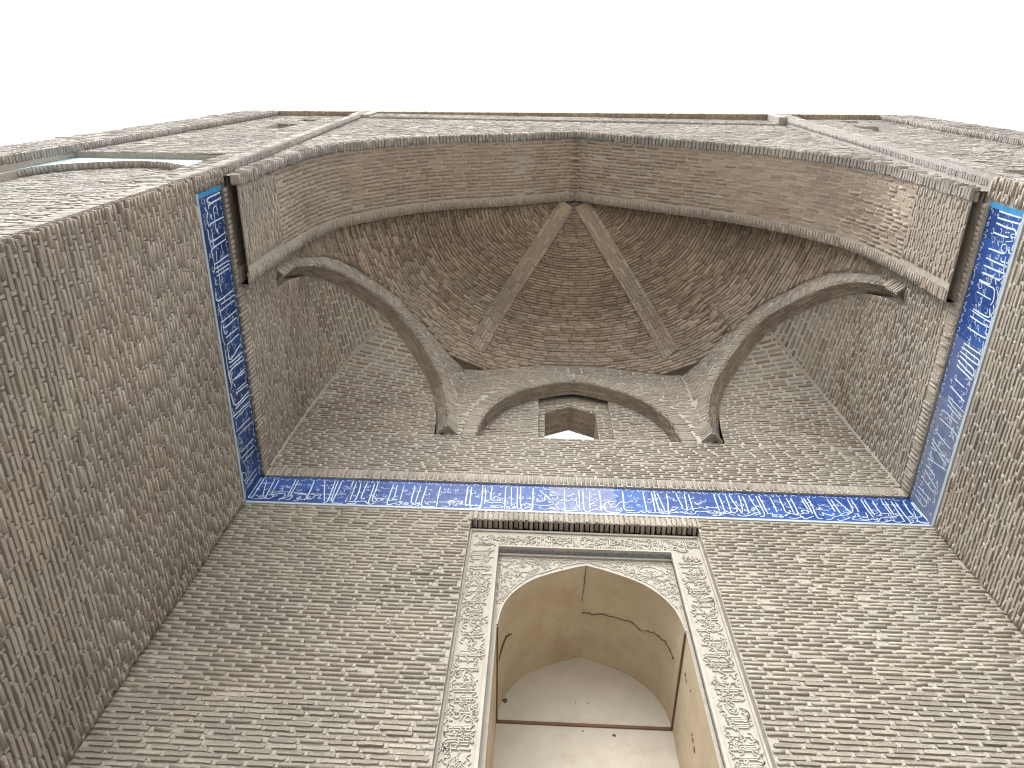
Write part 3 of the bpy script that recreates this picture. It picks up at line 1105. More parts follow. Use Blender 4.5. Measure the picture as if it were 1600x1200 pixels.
# ------------------------------------------------------------------ blue tile frieze
frieze = thing('tile_frieze', 'cobalt blue tile inscription frieze with white calligraphy running round three walls', 'frieze', (XC, YB, BAND0))
STROKES = {
 'back': '17:-35,533 -9,76;10:16,510 12,118;10:55,504 60,97;8:98,489 131,318 182,96;6:65,399 180,415;10:196,504 216,156 207,65 56,48;10:254,499 268,175;12:466,512 484,140;12:505,506 516,125;12:710,510 731,188 717,57;11:844,519 877,382 968,41;11:980,519 999,222 1003,43 965,17;11:1019,513 1026,307 1047,62;11:1065,515 1071,276 1071,39 1131,12 1201,15;11:1207,507 1227,236 1226,41;8:-28,67 56,72 59,137 131,101 161,54 56,48;8:232,59 284,62 310,145 227,148 355,173 424,185 449,121 395,29;8:399,69 452,73 504,133 546,144 527,61 483,58;8:584,25 638,52 651,126 610,82 703,72 742,123 678,185 595,188;8:725,90 802,103 821,161 888,181 875,99 917,110;7:319,212 529,225 702,195 1195,217;7:327,229 375,249 360,307 334,288;6:1098,244 1169,216 1182,233;6:1111,122 1174,159;8:561,388 576,397;8:606,391 626,401;5:792,292 835,303 811,260;11:1215,500 1233,74;11:1259,494 1275,85;11:1320,489 1337,319 1336,73 1255,60;10:1398,494 1399,149 1441,144 1437,119;11:1498,483 1511,52 1489,50 1455,80 1362,58 1347,12 1253,12;11:1540,486 1550,94 1609,114 1565,151 1629,147 1685,135 1547,12 1521,44;11:1740,481 1740,130 1750,35 1779,21 1835,56;10:1792,476 1807,199 1783,141 1855,137 1753,107;10:1881,473 1889,123;11:2020,473 2034,84 2101,57;11:2094,469 2087,88;11:2173,466 2165,45 2249,12 2333,16;10:2348,468 2346,283 2357,12;8:2192,126 2219,96 2261,115 2283,84 2325,103 2316,134;9:1843,56 1887,12 1926,94 1892,83 1976,12 2000,74 1960,48 2038,12 2072,71 2037,69 2133,19 2138,75 2105,57;7:1843,104 1898,100;7:1737,12 1775,12 1807,15;9:2377,114 2465,119 2523,163 2553,133 2640,146;8:2415,29 2494,26 2515,75 2479,80;8:2553,53 2613,73 2645,107;6:1635,380 1708,385;6:2204,382 2248,394 2243,368;8:1571,39 1626,75 1675,142 1725,162;12:2699,483 2703,79 2742,82;12:2746,477 2765,28 2849,18 2884,28 2872,66 2784,61 2761,28;12:2888,486 2896,36 2849,18;10:2921,480 2936,279 2935,102;10:3007,502 3013,203 3125,202 3089,273 3044,270 3047,221;10:3013,203 2952,175 2981,144 3159,148;6:3085,338 3130,358 3096,306 3131,325;12:3177,513 3188,12;10:3250,518 3268,75;12:3329,514 3344,49 3393,36;12:3370,508 3393,28 3525,29 3480,73 3428,38;12:3531,510 3529,37;9:2940,39 2964,17 3042,30 3040,61 3101,73 3154,68 3147,29 3094,41 3060,23;9:3201,16 3244,19 3242,74 3212,64 3226,33;9:3253,20 3314,31 3312,78 3286,68 3296,38;6:3169,132 3336,151;8:3408,147 3426,124 3461,158 3488,128 3514,146;8:3545,124 3682,117 3797,148 3842,158 3834,206;12:3614,456 3745,249 3866,27 3901,52;6:3637,457 3747,490 3839,504;8:3584,271 3593,215 3638,210 3678,244 3674,326;8:3615,322 3628,307;7:3737,413 3773,407 3765,448 3801,409 3746,355 3818,343;8:3656,37 3709,40 3761,75 3839,17;7:3831,303 3852,247 3897,258;8:2485,121 2534,157 2582,128 2549,109 2497,90;8:2586,96 2657,92 2660,148 2634,147;8:2545,62 2591,49 2623,82 2668,69 2742,82;12:3747,242 3859,27 3890,60;8:3746,67 3824,25 3903,37;12:3928,502 3921,54 3946,17 4069,32 4044,70;10:4106,496 4108,330 4100,42;12:4160,474 4157,45 4235,35 4272,68 4341,57;10:4243,488 4229,81;12:4366,496 4370,281 4362,43;7:3838,345 3833,279 3872,233 3909,284;7:3949,262 3988,241 4017,299 4051,244 4072,327;7:3970,370 4001,356 4030,416 4047,375;7:4196,286 4248,257 4304,309 4329,278 4243,176 4312,149;7:4078,262 4070,166 4097,88;10:4405,275 4455,286 4506,257 4575,277;14:4506,257 4432,220 4404,139 4427,47 4503,13 4590,18;11:4481,167 4513,130 4560,164 4593,230 4628,232;10:4579,87 4607,105 4611,58 4576,56 4589,96;7:4535,389 4565,416 4597,377 4559,358 4525,372;13:4664,506 4657,299 4653,84 4770,76;9:4692,244 4768,289;10:4699,142 4722,151;10:4733,136 4756,145;12:4920,514 4920,299 4917,62;12:5029,512 5028,306 5018,68;12:5066,515 5064,308 5075,41;11:5099,492 5118,311 5139,91;10:4649,37 4790,23 4848,73 4870,36 4936,78 4940,40 5054,47;10:5219,492 5204,277 5179,87 5176,12;11:5338,499 5353,319 5374,184;11:5441,489 5427,259 5415,117;11:5491,492 5491,295 5484,113;11:5813,496 5809,331 5809,126;11:5873,483 5874,303 5869,83;11:5960,488 5955,308 5946,134;10:6008,500 6032,297 6066,126;11:6125,499 6116,350 6087,143 6045,94;11:6167,485 6171,322 6155,101;10:6253,507 6266,312 6296,94;11:6341,496 6342,332 6344,128 6318,50 6273,39;11:6377,498 6383,319 6384,100;9:5098,128 5114,90 5183,87 5250,122 5311,173 5278,186 5211,151 5249,169;8:5080,34 5159,39 5240,59 5311,72;9:5348,183 5376,145 5456,150 5512,169 5567,181 5589,206 5636,177 5696,212 5652,210 5780,194 5776,217;9:5346,97 5361,59 5436,41 5500,60 5518,108 5559,95 5624,114 5685,72;8:5513,38 5538,32;9:5698,72 5743,60 5779,108 5737,113 5802,94 5850,113 5844,66;8:5694,34 5780,32 5860,82 5927,71 5972,44;9:5892,146 5909,109 5969,105 6021,139 6027,202 5999,192;9:6121,192 6129,153 6200,158 6254,200 6245,231 6212,205;9:6006,76 6040,40 6119,45 6199,88 6260,123 6278,93 6226,90;6:5245,369 5275,387 5292,356;7:5530,314 5560,283 5624,296 5593,318;11:6510,482 6513,304 6507,146;11:6624,473 6621,311 6616,161 6673,165 6665,195;11:6713,470 6715,301 6706,128;11:6768,474 6769,304 6763,131 6834,151 6883,154 6890,217 6814,197 6840,144;11:6902,474 6904,312 6909,234;11:6932,484 6940,315 6931,142;11:6981,495 6984,317 6962,68 7021,41;11:7226,478 7227,333 7226,207;11:7271,481 7273,335 7278,171;10:7328,501 7372,341 7407,202;11:7482,494 7471,348 7450,236 7389,178;11:7524,488 7525,351 7514,209;11:7651,505 7641,311 7647,110;11:7690,491 7682,282 7684,158;8:6390,101 6437,127 6434,88 6388,78 6549,95 6502,54 6541,42 6604,106;8:6509,47 6586,75 6646,132 6718,113 6765,124;9:6631,55 6648,26 6720,38 6783,72 6761,86;9:6791,72 6800,20 6874,62 6926,88;8:6999,255 7053,235 7060,306 7086,229 7157,233;8:7007,124 7057,119 7061,181 7097,137 7171,126 7200,159 7162,148;9:7054,35 7112,32 7178,96 7236,115 7298,165 7351,191 7371,154 7254,116;9:7193,44 7217,16 7287,42 7365,92;9:7389,109 7433,112 7374,48 7482,39 7577,23;9:7451,159 7484,176 7486,115 7576,105 7594,214;9:7465,83 7520,49 7593,61;8:7324,213 7339,229;11:7787,484 7774,322 7777,182;11:7897,491 7893,314 7894,174;11:7940,477 7929,316 7922,168;11:8018,482 8005,290 7992,44;11:8062,461 8054,261 8057,18;11:8169,492 8148,298 8153,175;11:8262,481 8251,352 8248,165 8084,155;11:8317,477 8294,292 8279,77;8:8197,309 8297,300;8:7693,146 7764,151 7750,181 7810,200 7872,204 7844,156 7899,144 7959,163 7946,193;9:7625,22 7675,40 7736,103 7806,108 7868,112 7929,115;9:7669,24 7729,12 7815,48 7856,66 7889,23 7992,44;9:8022,16 8058,12 8104,66 8084,80;9:8107,36 8158,54 8179,26 8246,12 8273,46 8186,41;8:8197,270 8169,115 8149,54',
 'left': '13:72,544 82,235 114,200 134,261;13:131,547 150,244 191,206;9:69,128 131,138;9:156,118 220,161 280,128 360,144;7:185,383 211,314 298,317 412,299 481,346;6:185,383 227,403 297,413;11:338,545 344,207 375,172;11:509,520 524,141 391,110;11:580,520 603,146 658,127 762,147;8:407,184 450,203 581,178;8:425,318 442,348 478,335;8:516,109 589,128;12:759,518 774,154;12:820,509 820,138;12:861,507 862,146;12:904,491 905,154;8:690,138 789,137 857,88;7:645,237 749,211;7:800,217 911,212 983,211;8:899,96 991,98;8:246,197 267,258 279,219 306,256;6:588,379 671,386;11:1168,504 1167,85 1053,67;11:1229,509 1224,150;11:1286,501 1292,101;8:1193,88 1292,101 1342,94;11:1415,509 1417,80;10:1494,494 1499,162 1446,119;11:1621,489 1617,145;11:1699,488 1703,139;8:1456,115 1571,136 1553,207;8:1440,71 1584,55 1686,94;10:1828,498 1894,174 1813,138;11:1934,502 1929,175 1900,132;11:1980,500 1973,119;11:2031,510 2017,116 2145,96;11:2149,511 2150,108;9:2185,513 2145,149 2046,159;10:2320,493 2298,231;9:1743,73 1896,69 2066,72 2205,101;8:2165,142 2246,194;8:1713,136 1803,142 1875,155;8:986,188 1108,217;11:2362,519 2328,179;11:2462,518 2451,119 2265,43;11:2506,520 2493,104;11:2588,509 2554,17;11:2619,497 2605,63;11:2789,472 2755,25;11:2861,482 2827,81;11:3080,458 3059,80;11:3165,446 3132,54;11:3231,441 3205,78;11:3491,423 3486,46;11:3558,417 3572,85;8:2271,57 2415,100;8:2447,24 2568,44;8:2636,68 2745,61;8:2810,21 2960,33 3124,40;8:2839,76 2992,172;9:3328,12 3316,39 3371,105 3438,116 3440,45 3385,12 3328,12;7:3181,87 3305,146 3448,183;8:3511,37 3636,12;8:2956,12 3132,12',
 'right': '16:65,395 66,202 61,12;13:134,394 128,171 123,21;14:187,388 197,215 196,47 283,16 389,15;13:286,394 289,249 280,121;10:102,12 143,12 190,12 218,12 271,12 301,12 329,12;9:229,44 248,98 273,73 255,24;9:329,149 301,46;10:355,129 367,183 415,186 445,117 408,96 359,114;10:389,79 425,35 416,12 463,12 504,12 551,12;13:458,399 453,248 454,139;10:491,147 526,130 528,76;13:558,398 561,221 559,33;10:466,80 555,62 627,39;13:640,400 638,182 631,24;13:717,398 715,227 716,61;13:802,406 800,198;10:577,12 609,12 605,12 575,12 667,12;9:670,166 700,186 726,138 772,101;9:709,105 692,46 658,37;10:693,12 727,29 741,12 719,12 683,12 648,28;8:521,52 526,12 570,28;8:421,12 467,12;10:242,192 242,173;10:238,155 236,130;10:366,12 368,12;10:371,12 372,12;10:603,125 604,111;10:606,90 606,76;11:815,399 816,214 825,108 931,71 988,94;11:932,385 937,120;11:1117,365 1124,199 1111,57 1027,91;10:1142,380 1153,166 1152,12;11:1208,374 1216,170 1209,12;11:1335,375 1340,197 1331,12 1290,12 1285,47 1240,35;11:1517,360 1520,198 1519,35;11:1569,382 1579,187 1589,12 1647,12;11:1624,383 1639,175 1641,12;11:1673,368 1693,204 1717,52 1797,39;11:1732,377 1760,208 1779,48;11:1793,366 1814,180 1827,33;9:824,42 879,12 930,12 959,12;9:761,12 724,12 719,13 748,14;9:769,12 862,12;9:974,50 1029,12 1091,42 1097,12 1214,12;9:1374,37 1455,12 1525,12 1501,44 1464,27;9:1577,23 1632,12;9:1692,19 1785,12;8:1367,129 1403,85;11:2053,389 2099,58;11:2174,370 2209,12;11:2219,362 2273,24;11:2271,350 2309,33;11:2364,406 2370,57;11:2481,407 2504,12 2681,26;11:2660,391 2700,59;11:2773,442 2856,12;11:2821,434 2908,40;11:2875,422 2830,12;11:3026,424 2960,13;10:3116,426 3138,193;10:3186,423 3257,101;10:3293,450 3327,127;10:3443,456 3438,133;10:3501,460 3512,191;10:3575,473 3601,242;8:2687,37 2830,12;8:2401,55 2424,12;11:1940,332 1960,129',
}

BH = BAND1 - BAND0
def run(key, O, u, n, length, tile_w, tile_mat, letter_mat, u0=0., off=.006):
    O, u, n = (np.array(q, float) for q in (O, u, n))
    k = int(round(length / tile_w))
    w = length / k
    for i in range(k):
        for j in range(2):
            a, b = i * w + .0022, (i + 1) * w - .0022
            z0, z1 = (.0, BH * .5 - .0015) if j == 0 else (BH * .5 + .0015, BH - .003)
            mb = MB()
            pr = off + R.uniform(-.0012, .0012)
            mb.slab([O + u * a + Z3 * z0 + n * pr, O + u * b + Z3 * z0 + n * pr, O + u * b + Z3 * z1 + n * pr, O + u * a + Z3 * z1 + n * pr], n, pr + .004)
            mb.build('tile', tile_mat((a + b) / 2), frieze)
    sets = {}
    for item in STROKES[key].split(';'):
        ws, ps = item.split(':')
        pts = [tuple(float(q) / 1000 for q in p.split(',')) for p in ps.split(' ')]
        mid = sum(p[0] for p in pts) / len(pts)
        m = letter_mat(mid)
        mb = sets.setdefault(m.name, (m, MB()))[1]
        wd = .0132 * int(ws) / 10
        pts = [(min(max(p[0], .012), length - .012), p[1]) for p in pts]
        ribbon(mb, smooth(pts, 3), wd, O + n * (off + .0015), u, Z3, n, .004, .8, .8)
    for m, mb in sets.values():
        mb.build('lettering', m, frieze)
    # vine scrolls and flowers behind the letters, small second line along the top
    rr = random.Random(hash(key) % 7 + 3)
    rr = random.Random(len(key) * 5)
    vm, tm, wm = MB(), MB(), MB()
    x = .12
    while x < length - .12:
        y = rr.uniform(.17, .40)
        s = rr.choice((-1, 1))
        rad = rr.uniform(.045, .085)
        pts = [(x + rad * (1 - q / 22) * math.cos(s * q * .55), y + rad * (1 - q / 22) * math.sin(s * q * .55)) for q in range(16)]
        ribbon(vm, pts, .007, O + n * (off + .001), u, Z3, n, .001, .9)
        for q in range(rr.randint(1, 3)):
            a = rr.uniform(0, 6.28)
            c = (x + rad * 1.2 * math.cos(a), y + rad * 1.1 * math.sin(a))
            fl = [(c[0] + .015 * math.cos(t), c[1] + .015 * math.sin(t)) for t in (0, 1.3, 2.5, 3.8, 5.0, 6.28)]
            ribbon(vm, fl, .009, O + n * (off + .001), u, Z3, n, .001, .9)
        x += rr.uniform(.09, .17)
    x = .05
    while x < length - .08:
        wv = rr.uniform(.03, .07)
        y = BH - .075
        pts = [(x, y + rr.uniform(0, .045)), (x + wv * .3, y + rr.uniform(-.01, .05)), (x + wv * .6, y + rr.uniform(-.01, .05)), (x + wv, y + rr.uniform(0, .05))]
        ribbon(tm, smooth(pts, 3), .009, O + n * (off + .001), u, Z3, n, .0015, .85)
        if rr.random() < .5:
            ribbon(tm, [(x, y), (x, y + .055)], .009, O + n * (off + .001), u, Z3, n, .0015, .85)
        x += wv + rr.uniform(.012, .05)
    x = .06
    while x < length - .1:                             # small words between the shafts
        y = rr.choice((.07, .12, .2, .27, .34, .4))
        r = rr.uniform(.018, .035)
        if rr.random() < .6:
            pts = smooth([(x, y + r), (x + r * .4, y), (x + r * 1.6, y - .004), (x + r * 2.2, y + r * .8), (x + r * 1.7, y + r * 1.3)], 3)
        else:
            pts = [(x + r * .6 * math.cos(q), y + r * .6 * math.sin(q)) for q in np.linspace(0, 5.4, 8)] + [(x + r * 1.5, y - r)]
        ribbon(wm, pts, .0068, O + n * (off + .001), u, Z3, n, .0015, .85)
        if rr.random() < .4:
            ribbon(tm, [(x, y + r * 2.1), (x + .012, y + r * 2.1 + .008)], .010, O + n * (off + .001), u, Z3, n, .0015, .85)
        x += rr.uniform(.022, .05)
    wm.build('fine_lettering', LETTER_DIM if key == 'left' else LETTER, frieze, kind='stuff')
    vm.build('vine_scroll', VINE, frieze, kind='stuff')
    tm.build('small_lettering', LETTER_DIM, frieze, kind='stuff')
def back_tile(uu):
    return TILE_PALE if 3.70 < uu < 4.50 else TILE_MID if 4.50 < uu < 5.05 else TILE
run('back', (XL, YB, BAND0), X3, -Y3, XR - XL, .41, back_tile, lambda q: LETTER)
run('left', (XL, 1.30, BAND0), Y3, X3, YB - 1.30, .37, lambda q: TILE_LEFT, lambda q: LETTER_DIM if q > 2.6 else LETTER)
run('right', (XR, 1.30, BAND0), Y3, -X3, YB - 1.30, .37, lambda q: TILE if q < 1.45 else TILE_HALF if q < 2.2 else TILE_FADED, lambda q: LETTER if q < 2.1 else LETTER_DIM)
mb = MB()
mb.box(XL + .02, XR - .02, YB - .013, YB + .002, BAND0 - .042, BAND0 - .004)
mb.build('border_strip', EDGE_BLUE, frieze)
for x, s in ((XL, 1), (XR, -1)):
    mb = MB()
    a, b = sorted((x - .002 * s, x + .014 * s))
    mb.box(a, b, 1.30, YB - .015, BAND0 - .05, BAND0 - .004)
    mb.build('border_strip', EDGE_BLUE, frieze)
    mb = MB()
    a, b = sorted((x - .002 * s, x + .013 * s))
    mb.box(a, b, 1.30, 1.352, BAND0 + .002, BAND1 - .004)
    mb.build('end_strip', TURQ, frieze)

# ------------------------------------------------------------------ stucco niche in the back wall
niche = thing('stucco_niche', 'arched plaster niche framed by carved stucco inscription bands', 'niche', (.63, YB, ZG))
FY = YB + .10             # face of the carved frame
IX0, IX1, IZ = -.37, 1.615, 6.845
rs = random.Random(5)
def script(mb, length, height, O, u, v, n, wd=.0125, h=.013, dens=2.0):
    """carved thuluth-like inscription: tall shafts, bowls, loops, dots, in two tiers"""
    x = .03
    while x < length - .04:
        k = rs.random()
        if k < .42:
            hh = height * rs.uniform(.72, .93)
            ribbon(mb, [(x - .006, hh - .02), (x + .004, hh), (x + .002, height * .3), (x - .004, height * rs.uniform(.1, .2))], wd, O, u, v, n, h)
            if rs.random() < .5:
                r = rs.uniform(.03, .06)
                ribbon(mb, smooth([(x, height * .17), (x - r * .5, height * .08), (x - r * 1.4, height * .1), (x - r * 1.9, height * .24)], 3), wd, O, u, v, n, h)
            x += rs.uniform(.026, .055) / dens
        elif k < .68:
            r = rs.uniform(.028, .06)
            y = rs.choice((.10, .16, .42, .5)) * height
            ribbon(mb, smooth([(x, y + r * .8), (x + r * .15, y + .01), (x + r, y - .012), (x + 1.9 * r, y + .012), (x + 2 * r, y + r * .9)], 3), wd, O, u, v, n, h)
            x += r * rs.uniform(1.0, 1.9) / dens
        elif k < .86:
            r = rs.uniform(.017, .03)
            y = rs.choice((.22, .35, .55, .68)) * height
            ribbon(mb, [(x + r * math.cos(t), y + r * math.sin(t)) for t in np.linspace(0, 6.0, 9)], wd * .8, O, u, v, n, h)
            ribbon(mb, smooth([(x + r, y), (x + r * 1.2, y - r * 1.5), (x - r * .8, y - r * 2.4)], 3), wd * .8, O, u, v, n, h)
            x += r * rs.uniform(1.2, 2.2) / dens
        else:
            y = rs.uniform(.3, .9) * height
            ribbon(mb, [(x, y), (x + .018, y + .012)], wd * 1.1, O, u, v, n, h)
            ribbon(mb, [(x - .03, y - .05), (x + .012, y - .035), (x + .05, y - .055)], wd * .7, O, u, v, n, h)
            x += .03 / dens
        if rs.random() < .55:
            y = rs.uniform(.45, .9) * height
            ribbon(mb, smooth([(x - .05, y), (x - .02, y + .02), (x + .02, y - .02), (x + .05, y + .012)], 3), wd * .7, O, u, v, n, h)
def frame_piece(corners, O, u, v, length, height):
    mb = MB()
    mb.slab(corners, -Y3, .12)
    p = mb.build('inscription_band', STUCCO_DARK, niche)
    mb = MB()
    script(mb, length, height, np.array(O, float), np.array(u, float), np.array(v, float), -Y3)
    mb.build('carved_lettering', STUCCO, p, kind='stuff')
Z0N = 1.2
frame_piece([(NX0, FY, ZG), (IX0, FY, ZG), (IX0, FY, NZ - .33), (NX0, FY, NZ - .33)], (NX0 + .025, FY, Z0N), Z3, X3, NZ - .34 - Z0N, .30)
frame_piece([(IX1, FY, ZG), (NX1, FY, ZG), (NX1, FY, NZ - .33), (IX1, FY, NZ - .33)], (NX1 - .03, FY, NZ - .35), -Z3, -X3, NZ - .34 - Z0N, .30)
frame_piece([(NX0, FY, NZ - .33), (NX1, FY, NZ - .33), (NX1, FY, NZ), (NX0, FY, NZ)], (NX0 + .03, FY, NZ - .315), X3, Z3, NX1 - NX0 - .06, .25)
mb = MB()                                             # raised mouldings round the bands
for a, b, c, d, t in ((NX0 + .001, NX0 + .022, ZG, NZ - .035, .022), (NX1 - .022, NX1 - .001, ZG, NZ - .035, .022), (NX0 + .001, NX1 - .001, NZ - .034, NZ - .002, .018),
                      (IX0 - .018, IX0 + .012, ZG, IZ, .018), (IX1 - .012, IX1 + .018, ZG, IZ, .018), (IX0 - .018, IX1 + .018, IZ + .001, IZ + .028, .018)):
    mb.box(a, b, FY - t, FY + .03, c, d)
mb.build('moulding', TRIM, niche)
SY = YB + .19             # spandrel face
OX0, OX1, OZ, OA = -.31, 1.58, 5.69, 6.68
OC, OW = (OX0 + OX1) / 2, (OX1 - OX0) / 2
NI = np.array(smooth([(0, OA), (.25, 6.59), (.5, 6.475), (.68, 6.36), (.83, 6.20), (.92, 6.05), (.97, 5.90), (1, OZ)], 5))
def nw(z):
    return OW * float(np.interp(-z, -NI[:, 1], NI[:, 0])) if z > OZ else OW
mb = MB()
plate(mb, (0, SY, 0), X3, Z3, OZ, OA, lambda z: [(IX0, OC - nw(z)), (OC + nw(z), IX1)], .03)
plate(mb, (0, SY, 0), X3, Z3, OA, IZ, lambda z: [(IX0, IX1)], .2)
plate(mb, (0, SY, 0), X3, Z3, ZG, OZ, lambda z: [(IX0, OX0), (OX1, IX1)], 9)
for x in (IX0, IX1):
    mb.face((x, FY, ZG), (x, SY, ZG), (x, SY, IZ), (x, FY, IZ))
sp = mb.build('spandrel', STUCCO_DARK, niche)
mb = MB()
curve_n = [(OC - a * OW, z) for a, z in NI[::-1]] + [(OC + a * OW, z) for a, z in NI[1:]]
OS = np.array((0, SY, 0))
ribbon(mb, [(x, z + .007) for x, z in curve_n], .015, OS, X3, Z3, -Y3, .012)
ribbon(mb, [(OC + (x - OC) * 1.0, z + .075) for x, z in curve_n if z > 6.02], .012, OS, X3, Z3, -Y3, .008)
def free(x, z, m=.03):
    return IX0 + m < x < IX1 - m and OZ + .3 < z < IZ - m and (abs(x - OC) > nw(z) + .02 and z - .0 > OZ and (abs(x - OC) > nw(z - .05) + .0 or z > OA + .04))
for zz in (IZ - .045, IZ - .075):
    ribbon(mb, [(IX0 + .03, zz), (IX1 - .03, zz)], .010, OS, X3, Z3, -Y3, .008)
for s in (-1, 1):                                    # medallions
    cxm, czm = OC + s * .70, 6.615
    ribbon(mb, [(cxm + .125 * math.cos(t), czm + .085 * math.sin(t)) for t in np.linspace(0, 6.2832, 21)], .014, OS, X3, Z3, -Y3, .01)
    for q in range(9):
        a, r = rs.uniform(0, 6.28), rs.uniform(.01, .07)
        px_, pz_ = cxm + r * 1.3 * math.cos(a), czm + r * .8 * math.sin(a)
        ribbon(mb, smooth([(px_ - .025, pz_), (px_, pz_ + .018), (px_ + .02, pz_ - .014)], 3), .010, OS, X3, Z3, -Y3, .008)
    ribbon(mb, [(OC + s * (OW + .0), OZ + .35), (OC + s * (OW + .0), IZ - .08)], .010, OS, X3, Z3, -Y3, .008)
for q in range(1500):
    x, z = rs.uniform(IX0, IX1), rs.uniform(6.0, IZ)
    if not free(x, z):
        continue
    if min(math.hypot((x - OC - .70) / 1.5, z - 6.615), math.hypot((x - OC + .70) / 1.5, z - 6.615)) < .075:
        continue
    a = rs.uniform(0, 6.28)
    r = rs.uniform(.010, .022)
    s = rs.choice((-1, 1))
    pts = [(x + r * (1 - t / 11) * math.cos(a + s * t * .6), z + r * (1 - t / 11) * math.sin(a + s * t * .6)) for t in range(9)]
    pts = [p for p in pts if free(p[0], p[1], .012)]
    if len(pts) > 4:
        ribbon(mb, pts, .007, OS, X3, Z3, -Y3, .010)
mb.build('carved_ornament', STUCCO, sp, kind='stuff')
mb = MB()                                             # patterned strip under the head of the frame
k = 46
for i in range(k):
    a = IX0 + .03 + (IX1 - IX0 - .06) * i / k
    b = IX0 + .03 + (IX1 - IX0 - .06) * (i + 1) / k
    mb.box(a + .003, b - .003, FY + .012, SY - .012, IZ - .012 - (i % 2) * .004, IZ + .012)
mb.box(IX0, IX1, FY + .001, SY, IZ - .002, IZ + .03)
mb.build('tile_strip', GREYTILE, niche)
mb = MB()
mb.box(IX0 + .001, IX1 - .001, SY - .03, SY + .01, IZ - .05, IZ - .018)
mb.build('moulding', TRIM, niche)
NB = YB + 1.53            # rear of the niche
mb = MB()
mb.grid([[(x, y, z) for x, z in curve_n] for y in np.linspace(SY, NB, 9)])
vault = mb.build('niche_vault', PLASTER_TAN, niche)
mb = MB()
mb.face((OX0, SY, ZG), (OX0, NB, ZG), (OX0, NB, OZ), (OX0, SY, OZ))
mb.build('niche_side', PLASTER_TAN, niche)
mb = MB()
mb.face((OX1, SY, ZG), (OX1, NB, ZG), (OX1, NB, OZ), (OX1, SY, OZ))
mb.build('niche_side', PLASTER_TAN, niche)
mb = MB()
plate(mb, (0, NB, 0), X3, Z3, OZ, OA, lambda z: [(OC - nw(z), OC + nw(z))], .03)
mb.face((OX0, NB, ZG), (OX1, NB, ZG), (OX1, NB, OZ), (OX0, NB, OZ))
mb.build('back_panel', PLASTER_PALE, niche)
mb = MB()
t = .016
mb.box(OX0 + t, OX1 - t, NB - t, NB + .01, OZ - .017, OZ + .017)
mb.box(OX0 - .01, OX0 + t, SY + .004, NB, OZ - .017, OZ + .017)
mb.box(OX1 - t, OX1 + .01, SY + .004, NB, OZ - .017, OZ + .017)
mb.build('string_strip', RUST, niche)
# cracks in the plaster vault
def vault_pt(a, y):
    """a in -1..1 across the vault"""
    x = OC + a * OW
    z = float(np.interp(abs(a), NI[:, 0], NI[:, 1]))
    return np.array([x, y, z])
def crack(path, w):
    mb = MB()
    P = [vault_pt(a, SY + (NB - SY) * f) for a, f in smooth(path, 5)]
    P = [p + np.array([R.uniform(-.010, .010), R.uniform(-.018, .018), 0]) for p in P]
    for p, q in zip(P[:-1], P[1:]):
        d = unit(q - p)
        inn = unit(np.array([OC, (p[1] + q[1]) / 2, 5.2]) - (p + q) / 2)
        inn = unit(inn - d * (inn @ d))
        s = np.cross(d, inn)
        ww = w * R.uniform(.6, 1.3)
        o = inn * .012
        mb.face(p + s * ww + o, p - s * ww + o, q - s * ww + o, q + s * ww + o)
        mb.face(p + s * ww + o, q + s * ww + o, q + s * ww - o, p + s * ww - o)
        mb.face(p - s * ww + o, q - s * ww + o, q - s * ww - o, p - s * ww - o)
    mb.build('crack', DARK, vault)
crack([(0, 0), (-.012, .12), (-.005, .25), (-.02, .38)], .0025)
crack([(-.02, .50), (.15, .47), (.40, .43), (.58, .43), (.70, .46)], .0025)
crack([(.71, .43), (.84, .38), (.93, .38), (.97, .42)], .0024)
crack([(-.985, .42), (-.93, .36), (-.86, .40)], .0026)
mb = MB()                                             # chips and peg holes
def blotch(c, u, v, n, r):
    c, u, v, n = (np.array(q, float) for q in (c, u, v, n))
    pts = []
    for i in range(8):
        a = i * math.pi / 4
        rr = r * R.uniform(.55, 1.15)
        pts.append(c + u * rr * math.cos(a) + v * rr * math.sin(a) + n * .004)
    mb.face(*pts)
    for i in range(8):
        j = (i + 1) % 8
        mb.face(pts[i], pts[j], pts[j] - n * .012, pts[i] - n * .012)
blotch((OX0 + .075, NB, 5.98), X3, Z3, -Y3, .035)
for x, z, r in ((.17, 4.95, .02), (.35, 4.75, .015), (.48, 5.02, .03), (.95, 5.58, .02), (.9, 5.0, .012), (.3, 4.2, .03), (.62, 5.62, .012), (1.02, 4.6, .015), (.56, 6.0, .008), (.70, 5.99, .008)):
    blotch((x, NB, z), X3, Z3, -Y3, r)
for y, z, r in ((5.55, 5.5, .028), (5.57, 5.44, .02), (5.8, 4.95, .03), (5.82, 4.86, .03), (5.79, 5.0, .02), (5.5, 5.25, .012)):
    blotch((OX1, y, z), Y3, Z3, -X3, r)
mb.build('plaster_chip', DARK, niche, kind='stuff')

